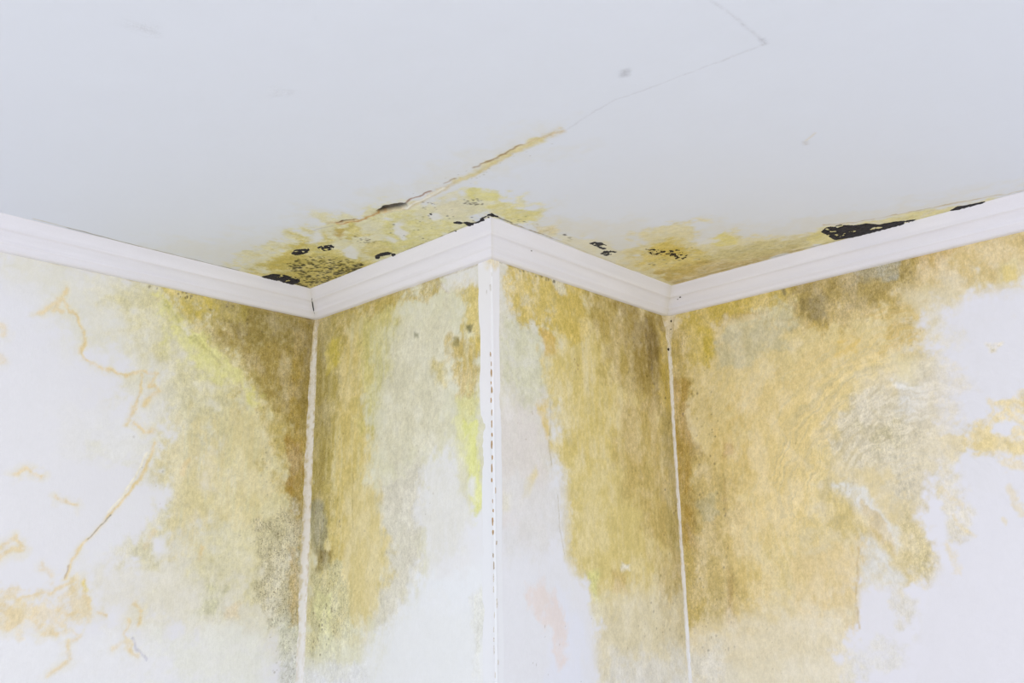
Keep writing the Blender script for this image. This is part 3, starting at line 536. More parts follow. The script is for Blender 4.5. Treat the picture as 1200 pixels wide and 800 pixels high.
  ('P', 'D5D0BE', .9, .0327, .0286, .2, 0, .1, 0, 0, 0, [(-.0821, .0161), (.3057, .0268), (.3301, .5085), (.2963, .7634), (.1121, .876), (-.0759, .8791)]),
  ('P', 'D8D2CE', .8, .0367, .0245, .3, 0, .06, 0, 0, 0, [(-.0522, .5466), (.2442, .5186), (.274, .7916), (.2231, 1.0283), (-.0608, 1.0247)]),
  ('P', 'CBC9A6', .6, .0245, .0245, .4, 0, .15, 0, 0, 0, [(.0509, .2735), (.2537, .2874), (.2465, .4618), (.161, .5559), (.0463, .4885)]),
  ('P', 'D6C48A', .9, .0265, .0245, .15, 0, .12, 0, 0, 0, [(.2612, .0369), (1.1036, -.0133), (1.0631, 1.458), (.4785, 1.4012), (.4663, 1.1928), (.3943, 1.0842), (.3221, 1.0037), (.3347, .7613), (.2803, .6545), (.2489, .4043)]),
  ('P', 'D3BA68', .75, .0367, .0327, .4, 1, .16, 0, 0, 0, [(.3239, .1845), (.6407, .1203), (.8325, .3837), (1.0566, .4632), (1.0328, .9172), (.7568, 1.1524), (.4717, 1.1134), (.3574, .9775), (.352, .7604), (.2906, .4271)]),
  ('P', 'D4C07C', .6, .0286, .0286, .4, 1, .12, 0, 0, 0, [(.3397, .7473), (1.0336, .663), (.9266, 1.0701), (.4717, 1.1134), (.3574, .9775)]),
  ('P', 'D2B454', .85, .0184, .0245, .35, 0, .25, .12, 0, 0, [(.0626, .0298), (.2616, .0277), (.4427, .0433), (.4802, .2779), (.2967, .2945), (.0909, .2373)]),
  ('P', 'D5A94F', .6, .0122, .0143, .3, 0, .15, 0, 0, 0, [(.2368, .2846), (.2971, .2856), (.2944, .345), (.2425, .3534)]),
  ('P', 'DBBE70', .8, .0102, .0102, .3, 0, .1, 0, 0, 0, [(.2021, .5375), (.2442, .5186), (.2701, .5999), (.2518, .6348), (.2159, .6051)]),
  ('P', 'DCC98E', .8, .0082, .0082, .2, 0, .1, 0, 0, 0, [(.1867, .7373), (.2019, .7577), (.16, .8229), (.129, .8241), (.1461, .7713)]),
  ('P', 'D8D0A4', .5, .0102, .0082, .3, 0, .25, 0, 0, 0, [(.0391, .8226), (.0759, .8262), (.0672, .8771), (.0379, .8778)]),
  ('P', 'B69A4C', .85, .0367, .0367, .3, 0, .32, .2, 0, 0, [(.4903, .119), (1.0576, .0136), (1.0485, .4305), (.901, .5391), (.7408, .4916), (.6205, .3806), (.5291, .2695)]),
  ('P', 'A28740', .8, .0286, .0286, .4, 1, .35, .3, 0, 0, [(.6667, .1217), (1.0429, .0377), (1.0382, .3643), (.8793, .4762), (.7555, .3291)]),
  ('P', '806832', .75, .0163, .0163, .4, 1, .4, .4, 0, 0, [(.8471, .1198), (.923, .1676), (.9084, .3064), (.8586, .3471), (.8036, .2225)]),
  ('P', 'CDAF4A', .7, .0102, .0143, .4, 1, .3, .2, 0, 0, [(.9029, .1367), (1.0313, .1589), (1.0305, .4327), (.9183, .5375), (.8897, .3761), (.9275, .2355)]),
  ('P', 'C0A45C', .7, .0327, .0286, .5, 1, .25, .12, 0, 0, [(.6132, .475), (1.0606, .4291), (1.0542, .9793), (.7739, .9787), (.6416, .7451)]),
  ('P', 'AE9A5C', .6, .0122, .0163, .5, 1, .35, .3, 0, 0, [(.8907, .4749), (1.0566, .4632), (1.0583, 1.0411), (1.0441, 1.3401), (.907, 1.3338), (.906, .8563)]),
  ('P', 'C4AC72', .7, .0184, .0184, .4, 1, .25, .25, 0, 0, [(.8163, .9788), (1.0658, .9793), (1.0405, 1.369), (.8865, 1.4173), (.8028, 1.2118)]),
  ('P', 'C8A968', .6, .0122, .0102, .3, 0, .2, 0, 0, 0, [(.5582, 1.0615), (.6396, 1.0634), (.6336, 1.1332), (.5529, 1.13)]),
  ('P', 'DFDDD6', .8, .0061, .0061, .2, 0, .25, 0, 0, 0, [(.6132, 1.0291), (.6666, 1.0356), (.6548, 1.0581), (.6061, 1.0571)]),
  ('P', 'D9D58A', .7, .0102, .0102, .2, 0, .25, 0, 0, 0, [(.4217, 1.0637), (.484, 1.0652), (.461, 1.1396), (.4275, 1.1117)]),
  ('P', 'D8D099', .5, .0122, .0102, .3, 1, .25, 0, 0, 0, [(.4258, 1.1381), (.4924, 1.141), (.4894, 1.2469), (.4426, 1.2177)]),
  ('P', 'D6CDB2', .75, .0367, .0286, .3, 0, .12, .08, 0, 0, [(.4451, 1.1785), (.7596, 1.1239), (1.0777, 1.1637), (1.0595, 1.4863), (.4507, 1.4235)]),
  ('P', 'D6D3CA', .8, .0286, .0204, .3, 0, .12, .15, 0, 0, [(.5467, 1.3303), (.949, 1.3517), (1.0523, 1.5425), (.4473, 1.4732)]),
  ('P', 'DADBE0', .9, .0327, .0184, .1, 0, .02, 0, 0, 0, [(-.0759, .8791), (.2252, .9771), (.3359, 1.0616), (.3991, 1.1474), (.4348, 1.269), (.4302, 1.471), (-.0845, 1.4132)]),
  ('P', 'D5D4D2', .7, .0245, .0204, .3, 0, .05, 0, 0, 0, [(.04, .7769), (.3175, .7623), (.3151, .9774), (.0715, 1.0013)]),
  ('P', 'D9DCE8', .8, .0286, .0163, .2, 0, 0, 0, 0, 0, [(.2799, 1.1063), (.3881, 1.1884), (.4133, 1.4689), (.206, 1.4425), (.2128, 1.2764)]),
  ('P', 'DED0CA', .7, .0122, .0143, .35, 0, .03, 0, 0, 0, [(.1248, 1.081), (.221, 1.079), (.2965, 1.1832), (.3213, 1.335), (.2681, 1.3543), (.2149, 1.2278), (.1338, 1.1498)]),
  ('L', 'A89A70', .55, .002, .0041, .5, 0, .15, 0, 0, .0018, [(.2653, .5161), (.255, .6566), (.2604, .7246)]),
  ('L', 'A89A70', .4, .002, .0041, .5, 0, .15, 0, 0, .0018, [(.2895, .8179), (.2927, .9247), (.3138, 1.0037)]),
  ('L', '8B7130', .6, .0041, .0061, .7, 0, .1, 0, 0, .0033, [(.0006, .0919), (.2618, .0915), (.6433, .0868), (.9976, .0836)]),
  ('P', 'DAD3BC', .8, .0061, .0061, .3, 0, .25, 0, 0, 0, [(.2615, .0307), (.3594, .0333), (.3672, .1295), (.304, .1339)]),
  ('D', '3E3018', .9, .0041, 0, 10, 0, 0, 0, 0, .0033, [(.1189, .0862), (.3788, .0834), (.3687, .1012), (.1185, .1011)]),
  ('D', '8B5A30', .7, .0041, 0, 14, 0, 0, 0, 0, .0024, [(.3739, .3501), (.4477, .3445), (.4422, .4357), (.3778, .4443)]),
  ('D', '8C6E30', .5, .0041, 0, 50, 0, 0, 0, 0, .0022, [(.0622, .1173), (.4903, .119), (.5042, .6363), (.3175, .7623), (.066, .6195)]),
  ('D', '5E4A20', .55, .0041, 0, 110, 0, 0, 0, 0, .0027, [(.5378, .1411), (.9952, .1053), (.9507, 1.3374), (.7403, 1.32), (.7086, .5577)]),
  ('D', '6A5A3A', .5, .0041, 0, 22, 0, 0, 0, 0, .0024, [(.066, 1.2175), (.9721, 1.1617), (.9698, 1.4544), (.0624, 1.3562)]),
  ('D', '4A3A1E', .8, .0041, 0, 2, 0, 0, 0, 0, .0033, [(.8875, .7697), (.9157, .7685), (.914, .7843), (.8858, .7854)]),
  ('D', '4A3A1E', .8, .0041, 0, 2, 0, 0, 0, 0, .0033, [(.921, .4053), (.9564, .4008), (.9534, .428), (.9181, .4322)]),
 ],
 '4': [
  ('P', 'D8C596', .95, .032, .036, .12, 0, .1, 0, 0, 0, [(-.0622, -.0202), (1.3408, -.0157), (1.3081, .2709), (1.1279, .2555), (1.0121, .2934), (.9581, .5087), (.946, .6938), (.8819, .8967), (.8987, 1.0486), (.7639, 1.124), (.6304, 1.1255), (.547, 1.4885), (-.1727, 1.5527)]),
  ('P', 'DBC486', .75, .05, .044, .3, 3, .16, .04, 0, 0, [(-.0279, .1276), (.7481, .123), (.9525, .258), (.9347, .395), (.7286, .531), (.6147, .7729), (.5321, .9908), (.4249, 1.1551), (.0403, 1.221)]),
  ('P', 'DFC486', .55, .04, .036, .7, 3, .12, 0, 0, 0, [(.2325, .4307), (.6667, .3167), (.9046, .2188), (.9544, .343), (.7073, .4706), (.5922, .7147), (.5026, .9901), (.2786, 1.0433), (.2048, .7422)]),
  ('P', 'D3B56C', .6, .028, .028, .6, 1, .15, 0, 0, 0, [(.1558, .4846), (.3325, .4765), (.262, .8669), (.3319, 1.1567), (.1911, 1.2735), (.1136, .9817)]),
  ('P', 'C9A552', .5, .02, .028, .7, 3, .2, 0, 0, 0, [(.7937, .2234), (.9688, .2332), (.9634, .3725), (.8798, .4132), (.8072, .3431)]),
  ('P', 'DDB95E', .7, .01, .012, .4, 3, .1, 0, 0, 0, [(.6725, .3178), (.7529, .327), (.72, .362), (.6737, .3597)]),
  ('P', 'D9B65C', .7, .01, .012, .4, 0, .12, 0, 0, 0, [(.9028, .2328), (.9623, .2828), (.9537, .3484), (.9258, .343)]),
  ('P', 'D3B77A', .85, .02, .024, .35, 0, .16, .05, 0, 0, [(.8944, .0145), (1.315, .009), (1.3003, .1768), (1.1812, .2137), (1.0363, .2065), (.9323, .2107)]),
  ('P', 'C39C52', .6, .014, .018, .45, 0, .25, .1, 0, 0, [(.9233, .0014), (1.1523, .0119), (1.268, .0225), (1.1477, .0442), (.9677, .1413)]),
  ('P', 'C2A356', .9, .024, .03, .25, 0, .3, .2, 0, 0, [(.0357, .0092), (.5391, -.0038), (.9233, .0014), (.9542, .1437), (.8765, .227), (.7326, .255), (.49, .2269), (.182, .1749)]),
  ('P', 'AA904E', .8, .018, .024, .35, 0, .35, .35, 0, 0, [(.5369, .0181), (.9219, .0128), (.9395, .1546), (.8246, .2007), (.6193, .2008), (.5129, .1622)]),
  ('P', '97824A', .7, .012, .014, .4, 0, .35, .5, 0, 0, [(.5476, .1382), (.6558, .1472), (.6332, .213), (.5411, .1997)]),
  ('P', 'B5B09C', .8, .008, .012, .4, 0, .4, .5, 0, 0, [(.8486, .0266), (.9077, .0386), (.8861, .1503), (.8486, .1412)]),
  ('P', 'B7AD92', .6, .008, .012, .5, 0, .4, .5, 0, 0, [(.7212, .0312), (.8373, .0267), (.8345, .1199), (.7474, .1289)]),
  ('P', 'CDB04C', .85, .018, .026, .4, 0, .25, .15, 0, 0, [(.0575, .0349), (.437, .027), (.5326, .1285), (.5113, .1777), (.3624, .1621), (.2183, .1822), (.1622, .3218), (.055, .3378)]),
  ('P', 'D0B242', .7, .016, .018, .4, 0, .2, 0, 0, 0, [(.081, .1548), (.2058, .1561), (.1867, .2929), (.0818, .2916)]),
  ('P', 'CFC7A6', .75, .016, .02, .45, 0, .15, 0, 0, 0, [(.2391, .1529), (.5155, .1373), (.5379, .2303), (.4245, .2233), (.2497, .2381)]),
  ('P', 'C4BA96', .75, .016, .018, .3, 0, .15, 0, 0, 0, [(.2226, .2164), (.4913, .2146), (.5008, .3103), (.3458, .3365), (.2239, .3256)]),
  ('P', 'C2A654', .8, .016, .018, .4, 1, .35, .3, 0, 0, [(-.0292, .1448), (.0925, .1571), (.0801, .7328), (.0935, 1.2195), (-.04, 1.3392), (-.0477, .9795)]),
  ('P', 'B58F3A', .7, .008, .014, .5, 1, .35, .4, 0, 0, [(-.0331, .2993), (.0778, .3415), (.0691, .732), (.0635, .9807), (-.0403, .9797)]),
  ('P', 'C5AC6C', .7, .024, .022, .4, 1, .25, .15, 0, 0, [(.0742, .6687), (.2392, .7448), (.2215, 1.1586), (.1232, 1.2763), (.0488, 1.1615)]),
  ('P', 'B9B08C', .6, .01, .012, .4, 0, .25, 0, 0, 0, [(.0834, .8272), (.158, .7944), (.1662, .8623), (.0999, .8899)]),
  ('P', 'B49254', .5, .008, .01, .5, 1, .3, 0, 0, 0, [(.2048, .7422), (.1948, 1.159), (.1977, 1.2732), (.1709, 1.2743)]),
  ('P', 'B59A64', .6, .006, .008, .3, 0, .25, 0, 0, 0, [(.0799, .5986), (.1166, .6024), (.1129, .6468), (.0763, .6433)]),
  ('P', 'C09A5C', .55, .006, .008, .3, 0, .25, 0, 0, 0, [(.2088, .6183), (.2435, .6218), (.2396, .6649), (.2049, .6617)]),
  ('P', 'D3C9B2', .85, .032, .032, .4, 3, .18, 0, 0, 0, [(.6339, .6047), (.7628, .479), (.9563, .4265), (.9669, .537), (.9077, .7949), (.8819, .8967), (.7962, .8662), (.7263, .7813), (.629, .774)]),
  ('P', 'C4B78E', .55, .018, .02, .6, 0, .3, .1, 0, 0, [(.7186, .6146), (.8296, .6001), (.8421, .7101), (.7582, .743)]),
  ('P', 'DAD8D4', .7, .016, .018, .4, 3, .06, 0, 0, 0, [(.8203, .4596), (.9457, .5068), (.9317, .6127), (.8461, .5748)]),
  ('P', 'DDCFA6', .8, .014, .014, .3, 0, .06, 0, 0, 0, [(.8432, .3842), (.9184, .4199), (.8959, .4938), (.845, .4776)]),
  ('P', 'D5C290', .75, .018, .02, .35, 3, .16, 0, 0, 0, [(.5566, .7686), (.6697, .7909), (.8122, .9453), (.8849, 1.0609), (.8522, 1.1231), (.7379, 1.1243), (.646, .9932), (.5589, .8811)]),
  ('P', 'DCDBD8', .8, .012, .012, .35, 3, .05, 0, 0, 0, [(.5898, .7879), (.6567, .7816), (.7435, .8634), (.8057, .9967), (.7825, 1.0168), (.6998, .8879), (.6091, .8227)]),
  ('P', 'D9D8D6', .8, .016, .016, .35, 0, .06, 0, 0, 0, [(.6711, .9672), (.7274, .995), (.7735, 1.0475), (.7946, 1.1237), (.6578, 1.1252), (.6508, 1.0465)]),
  ('P', 'D0B878', .7, .014, .016, .4, 3, .15, 0, 0, 0, [(.5754, .8122), (.6369, .83), (.6798, .9407), (.6206, .9711), (.5587, .9089)]),
  ('P', 'CDB176', .6, .008, .01, .4, 3, .15, 0, 0, 0, [(.6894, .8604), (.7403, .8899), (.7799, .9961), (.7751, 1.0347), (.7188, .9553)]),
  ('P', 'CFBE90', .7, .012, .016, .4, 0, .25, 0, 0, 0, [(.8188, .8936), (.8752, .9475), (.906, 1.0487), (.8652, 1.118), (.8213, 1.0732)]),
  ('P', 'DBC28C', .8, .016, .016, .3, 1, .12, 0, 0, 0, [(.4424, .9888), (.6598, .9935), (.6316, 1.2548), (.5721, 1.2703), (.4192, 1.2098)]),
  ('L', 'C6A86C', .6, .004, .006, .4, 0, .15, 0, 0, .0032, [(.6653, .9937), (.6387, 1.1254), (.6331, 1.242)]),
  ('P', 'DCD0B4', .85, .032, .026, .3, 0, .1, 0, 0, 0, [(-.0799, 1.2972), (.3264, 1.2125), (.6228, 1.1908), (.5609, 1.4872), (-.0993, 1.5456)]),
  ('P', 'DAD6CC', .7, .028, .02, .4, 0, .15, .15, 0, 0, [(-.1201, 1.3436), (.1548, 1.3035), (.1681, 1.5254), (-.1357, 1.5491)]),
  ('P', 'DDD4BC', .6, .028, .024, .3, 0, .06, 0, 0, 0, [(.1498, 1.3604), (.6091, 1.307), (.5883, 1.4845), (.1348, 1.5286)]),
  ('P', 'DBDAE1', .95, .01, .012, .1, 0, .01, 0, 0, 0, [(.6572, 1.1304), (.7639, 1.124), (.7634, 1.2493), (.6663, 1.2787), (.637, 1.2546)]),
  ('P', 'D6D0C0', .7, .016, .016, .4, 0, .15, 0, 0, 0, [(.7632, 1.1291), (.8506, 1.1355), (.7988, 1.2478), (.7496, 1.2374)]),
  ('P', 'D8D5CC', .6, .02, .02, .5, 0, .12, 0, 0, 0, [(.583, 1.2956), (.8221, 1.259), (.7579, 1.372), (.5697, 1.4111)]),
  ('P', 'DAD9E0', .95, .022, .02, .1, 0, .01, 0, 0, 0, [(.849, 1.1478), (.9108, 1.0487), (.9187, .8984), (.9737, .8507), (1.2253, .8187), (1.1326, 1.4315), (.6945, 1.4742), (.805, 1.2963)]),
  ('P', 'D9D8DE', .95, .016, .02, .12, 0, .01, 0, 0, 0, [(1.0089, .2982), (1.1027, .2635), (1.2312, .2659), (1.3081, .2709), (1.2253, .8187), (.9904, .9019), (.9755, .7487), (.9585, .5627)]),
  ('P', 'D9CBA4', .5, .016, .018, .6, 0, .2, 0, 0, 0, [(.9021, .7422), (.9874, .7497), (1.0137, .903), (.9651, 1.0002), (.9275, .9242)]),
  ('P', 'D9C690', .8, .008, .01, .3, 0, .1, 0, 0, 0, [(1.1958, .1765), (1.2418, .1776), (1.2232, .2427), (1.1838, .2279)]),
  ('P', 'DEC47C', .8, .006, .008, .3, 0, .1, 0, 0, 0, [(1.2026, .1946), (1.2307, .1909), (1.2313, .234), (1.1935, .2248)]),
  ('P', 'DECFA6', .8, .006, .006, .3, 0, .25, 0, 0, 0, [(1.1184, .4071), (1.1563, .4194), (1.1474, .4492), (1.1183, .4415)]),
  ('P', 'DDDCE2', .7, .004, .004, .1, 0, .25, 0, 0, 0, [(1.1284, .4195), (1.142, .422), (1.1402, .4348), (1.1266, .4324)]),
  ('L', 'E2C884', .675, .006, .014, .5, 0, .1, 0, -.0003, .014, [(.9731, .6757), (1.0415, .7036), (1.0994, .7045), (1.1524, .7274), (1.1967, .7244)]),
  ('L', 'E2C884', .45, .006, .014, .5, 0, .1, 0, -.0003, .008, [(1.0717, .6557), (1.0964, .6126), (1.1052, .5829)]),
  ('L', 'E2C884', .585, .006, .014, .5, 0, .1, 0, -.0003, .008, [(1.1174, .5948), (1.1619, .5856), (1.204, .6015)]),
  ('L', 'E2C884', .54, .006, .014, .5, 0, .1, 0, -.0003, .01, [(1.1465, .614), (1.1741, .6552), (1.2046, .6712)]),
  ('L', 'E2C884', .54, .006, .014, .5, 0, .1, 0, -.0003, .01, [(1.1705, .6797), (1.124, .692)]),
  ('L', 'E2C884', .45, .006, .014, .5, 0, .1, 0, -.0003, .014, [(1.1296, .7624), (1.1767, .786)]),
  ('L', 'E2C884', .36, .006, .014, .5, 0, .1, 0, -.0003, .01, [(1.1322, .8362), (1.139, .909)]),
  ('L', 'E2C884', .36, .006, .014, .5, 0, .1, 0, -.0003, .01, [(.9394, .8358), (.975, .876)]),
  ('L', 'E2C884', .45, .006, .014, .5, 0, .1, 0, -.0003, .006, [(.9699, .9134), (.9883, .9515), (1.0095, .9669)]),
  ('L', 'E2C884', .36, .006, .014, .5, 0, .1, 0, -.0003, .01, [(.9295, .9994), (.9392, 1.0686)]),
  ('L', 'E2C884', .36, .006, .014, .5, 0, .1, 0, -.0003, .006, [(1.0932, .9214), (1.1006, .9313)]),
  ('L', 'E2C884', .18, .006, .014, .5, 0, .1, 0, -.0003, .006, [(1.0279, .4524), (1.035, .4724)]),
  ('L', 'E2C884', .315, .006, .014, .5, 0, .1, 0, -.0003, .006, [(.9983, .6341), (1.0089, .6275)]),
  ('P', 'E2CB92', .8, .012, .018, .55, 0, .12, 0, 0, 0, [(.9599, .6822), (1.034, .672), (1.0752, .6305), (1.1278, .586), (1.2509, .5781), (1.2418, .6387), (1.1429, .6388), (1.1048, .6672), (1.2335, .6941), (1.2238, .7587), (1.0832, .7382), (.9916, .7192)]),
  ('P', 'DDD2BA', .6, .032, .028, .5, 0, .1, 0, 0, 0, [(.9311, .4221), (1.0345, .4937), (1.0181, .7012), (.9445, .7977), (.8828, .7931)]),
  ('P', 'DCD3BC', .55, .028, .024, .5, 0, .08, 0, 0, 0, [(.9082, .1906), (1.0606, .2122), (1.0321, .3855), (.9402, .4513)]),
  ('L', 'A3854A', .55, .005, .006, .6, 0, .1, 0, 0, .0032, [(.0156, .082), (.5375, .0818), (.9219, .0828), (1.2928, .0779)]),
  ('P', '6E6450', .8, .004, .004, .2, 0, .25, 0, 0, 0, [(.4781, .0171), (.5009, .0192), (.5012, .1182), (.4817, .0469)]),
  ('D', '5A4520', .6, .004, 0, 90, 0, 0, 0, 0, .0026, [(.0515, .1315), (.1848, .1417), (.219, 1.3283), (.0284, 1.3678)]),
  ('D', '6A5226', .55, .004, 0, 80, 0, 0, 0, 0, .0024, [(.4354, .1129), (.9338, .0948), (.9359, .1827), (.5239, .2118)]),
  ('D', '8A6E3C', .5, .004, 0, 60, 0, 0, 0, 0, .002, [(.3414, .3834), (.9046, .2188), (.9634, .3725), (.646, .9932), (.2677, 1.1578)]),
  ('D', '7A6440', .5, .004, 0, 20, 0, 0, 0, 0, .0022, [(-.0371, 1.2831), (.5082, 1.2071), (.4849, 1.4178), (-.0325, 1.4588)]),
 ],
}

SW = (0.894, 0.897)
vt = ticks(H, 1.48, 0.003)
def Z(v): return -v
wl = grid_object('wall_left', ticks(FAR, 1.20, 0.003), vt, lambda u, v: np.stack([-u, np.full_like(u, L2), -v], 1), (0, -1, 0), ('DBDADF', 10, None), STAINS['1'], MAT_WALL)
wil = grid_object('wall_inner_left', np.append(np.arange(0, L2, 0.003), L2), vt, lambda u, v: np.stack([np.zeros_like(u), L2 - u, -v], 1), (-1, 0, 0), ('DCDDE1', 20, None), STAINS['2'], MAT_WALL)
wir = grid_object('wall_inner_right', np.append(np.arange(0, L3, 0.003), L3), vt, lambda u, v: np.stack([u, np.zeros_like(u), -v], 1), (0, -1, 0), ('DBDCE3', 30, None), STAINS['3'], MAT_WALL)
wr = grid_object('wall_right', ticks(FAR, 1.32, 0.003), vt, lambda u, v: np.stack([np.full_like(u, L3), -u, -v], 1), (-1, 0, 0), ('DCDBE3', 40, SW), STAINS['4'], MAT_WALL)
xs = np.concatenate([-ticks(FAR, 1.2, 0.005, 0.7)[::-1], np.arange(-0.6975, 0, 0.0025), np.arange(0, L3, 0.0033), [L3]])
ys = np.concatenate([-ticks(FAR, 1.36, 0.004, 0.15)[::-1], np.arange(-0.1475, 0, 0.0025), np.arange(0, L2, 0.0025), [L2]])
ce = grid_object('ceiling', xs, ys, lambda u, v: np.stack([u, v, np.zeros_like(u)], 1), (0, 0, -1), ('D5D9E2', 50, None), STAINS['C'], MAT_CEIL,
                 keep=lambda x, y: ~((x > 0.0) & (y > 0.0)), rough=0.0006)
mark(wl, 'structure', 'white wall on the left with pale yellow damp stains and orange peeling veins', 'wall')
mark(wil, 'structure', 'left face of the jutting wall corner, stained ochre beside the left corner', 'wall')
mark(wir, 'structure', 'right face of the jutting wall corner, yellow and brown with mould at its right side', 'wall')
mark(wr, 'structure', 'wall on the right with broad tan mould stain and scraped arcs', 'wall')
mark(ce, 'structure', 'white ceiling with a long crack and yellow mouldy patches above the cornice', 'ceiling')
fl = mesh_from('floor', [(-FAR, -FAR, -H), (L3, -FAR, -H), (L3, L2, -H), (-FAR, L2, -H)], [(0, 1, 2, 3)], MAT_FLOOR)
mark(fl, 'structure', 'pale floor of the room, below the picture', 'floor')

# ---------------------------------------------------------------- cornice: four mitred lengths
PROF = [(0.0, 0.0), (0.004, 0.0012), (0.010, -0.0005), (0.024, -0.0012), (0.030, 0.0003), (0.0335, 0.0028), (0.0365, 0.0026), (0.0385, -0.0004),
        (0.043, -0.0030), (0.052, -0.0046), (0.060, -0.0044), (0.0655, -0.0026), (0.0675, 0.0004), (0.0705, 0.0010), (0.0735, -0.0004), (0.080, -0.0002), (0.086, 0.0012), (0.090, 0.0)]
prof = []
nx, nz = HT, (PT - PB)
nl = math.hypot(nx, nz); nx /= nl; nz /= nl
for d, off in PROF:
    prof.append((PT + (PB - PT) * d / HT + nx * off * 0.7, d + nz * off * 0.7))
prof[-1] = (PB, HT); prof.append((-0.002, HT + 0.0002))
prof = np.array(prof)
def cornice(name, make, length, label, tint, n=60, marks=()):
    # make(s 0..1, reach) -> x, y of the profile point that stands `reach` off the wall
    S = np.linspace(0, 1, n) if length < 2 else np.concatenate([np.linspace(0, 0.42, n), np.linspace(0.45, 1, 8)])
    co, meta = [], []
    for s in S:
        for r, d in prof:
            x, y = make(s, r); co.append((x, y, -d)); meta.append((s, d))
    k = len(prof); q = []
    for a in range(len(S) - 1):
        for b in range(k - 1):
            q.append((a * k + b, a * k + b + 1, (a + 1) * k + b + 1, (a + 1) * k + b))
    co = np.array(co); meta = np.array(meta)
    su, dv = meta[:, 0] * length, meta[:, 1]
    sd = len(name) + int(name[-1]) * 3
    wob = (fbm(su * 3, dv * 0 + 0.3, 3, sd) - 0.5) * 0.0016
    co[:, 2] += wob * (dv > 0.001)
    col = np.tile(paint(tint), (len(co), 1))
    st = fbm(su * 3, dv * 230, 3, sd + 2)
    col = col * (0.965 + 0.06 * st[:, None])
    dirt = np.clip(sstep(0.083, 0.0905, dv) * 0.22 + sstep(0.006, 0.0, dv) * 0.12, 0, 1) * (0.4 + 0.9 * fbm(su * 25, dv * 20, 3, sd + 4))
    for g in (0.037, 0.0695):
        dirt += 0.10 * np.exp(-((dv - g) / 0.0016) ** 2)
    for s0, w, amt in marks:
        dirt += amt * np.exp(-((su - s0) / w) ** 2)
    dirt = np.clip(dirt, 0, 1)[:, None]
    col = col + (paint('C9BFA6') - col) * dirt
    q = np.array(q)
    a, b_, c = co[q[5][0]], co[q[5][1]], co[q[5][2]]
    if np.dot(np.cross(b_ - a, c - a), np.array(CAM) - a) < 0: q = q[:, ::-1]
    o = mesh_from(name, co, q, MAT_TRIM, col, np.full(len(co), 0.02), np.zeros(len(co)))
    o.data.polygons.foreach_set('use_smooth', np.ones(len(q), bool))
    return mark(o, 'structure', label, 'cornice')
lerp = lambda a, b, t: a + (b - a) * t
t1 = cornice('trim_1', lambda s, r: (-r - s * (FAR - r), L2 - r), FAR, 'white cornice along the left wall, running out of the picture on the left', 'DAD8DF', 60, [(0, 0.02, 0.3)])
t2 = cornice('trim_2', lambda s, r: (-r, lerp(L2 - r, -r, s)), 1.0, 'white cornice on the left face of the jutting corner', 'DCDAE1', 60, [(0, 0.02, 0.25)])
t3 = cornice('trim_3', lambda s, r: (lerp(-r, L3 - r, s), -r), 1.0, 'white cornice on the right face of the jutting corner', 'D9D7DC', 60, [(1.0, 0.03, 0.35), (0, 0.006, 0.2)])
t4 = cornice('trim_4', lambda s, r: (L3 - r, -r - s * (FAR - r)), FAR, 'white cornice along the right wall, running out of the picture on the right', 'DAD8E0', 60, [(0, 0.02, 0.3)])

# open mitre joint between the first two lengths: a dark sliver wedged in the corner
def mitre_gap():
    co, q = [], []
    ds = np.linspace(0.028, 0.076, 14)
    for k, d in enumerate(ds):
        r = np.interp(d, prof[:-1, 1], prof[:-1, 0])
        w = 0.0055 * math.sin(math.pi * k / 13) ** 0.8 * (1.0 if d < 0.066 else 0.5) + 0.0003
        for a, b in ((-w, 0.0), (0.0008, 0.0008), (0.0008 , -w * 0.35)):
            co.append((-r + a - 0.0006, L2 - r - 0.0006 + b, -d))
    for k in range(13):
        for j in range(2):
            q.append((k * 3 + j, k * 3 + j + 1, k * 3 + 4 + j, k * 3 + 3 + j))
    return mesh_from('mitre_gap', co, q, MAT_GAP, parent=t1)
g = mitre_gap(); g['label'] = 'dark open joint between the two lengths of cornice'

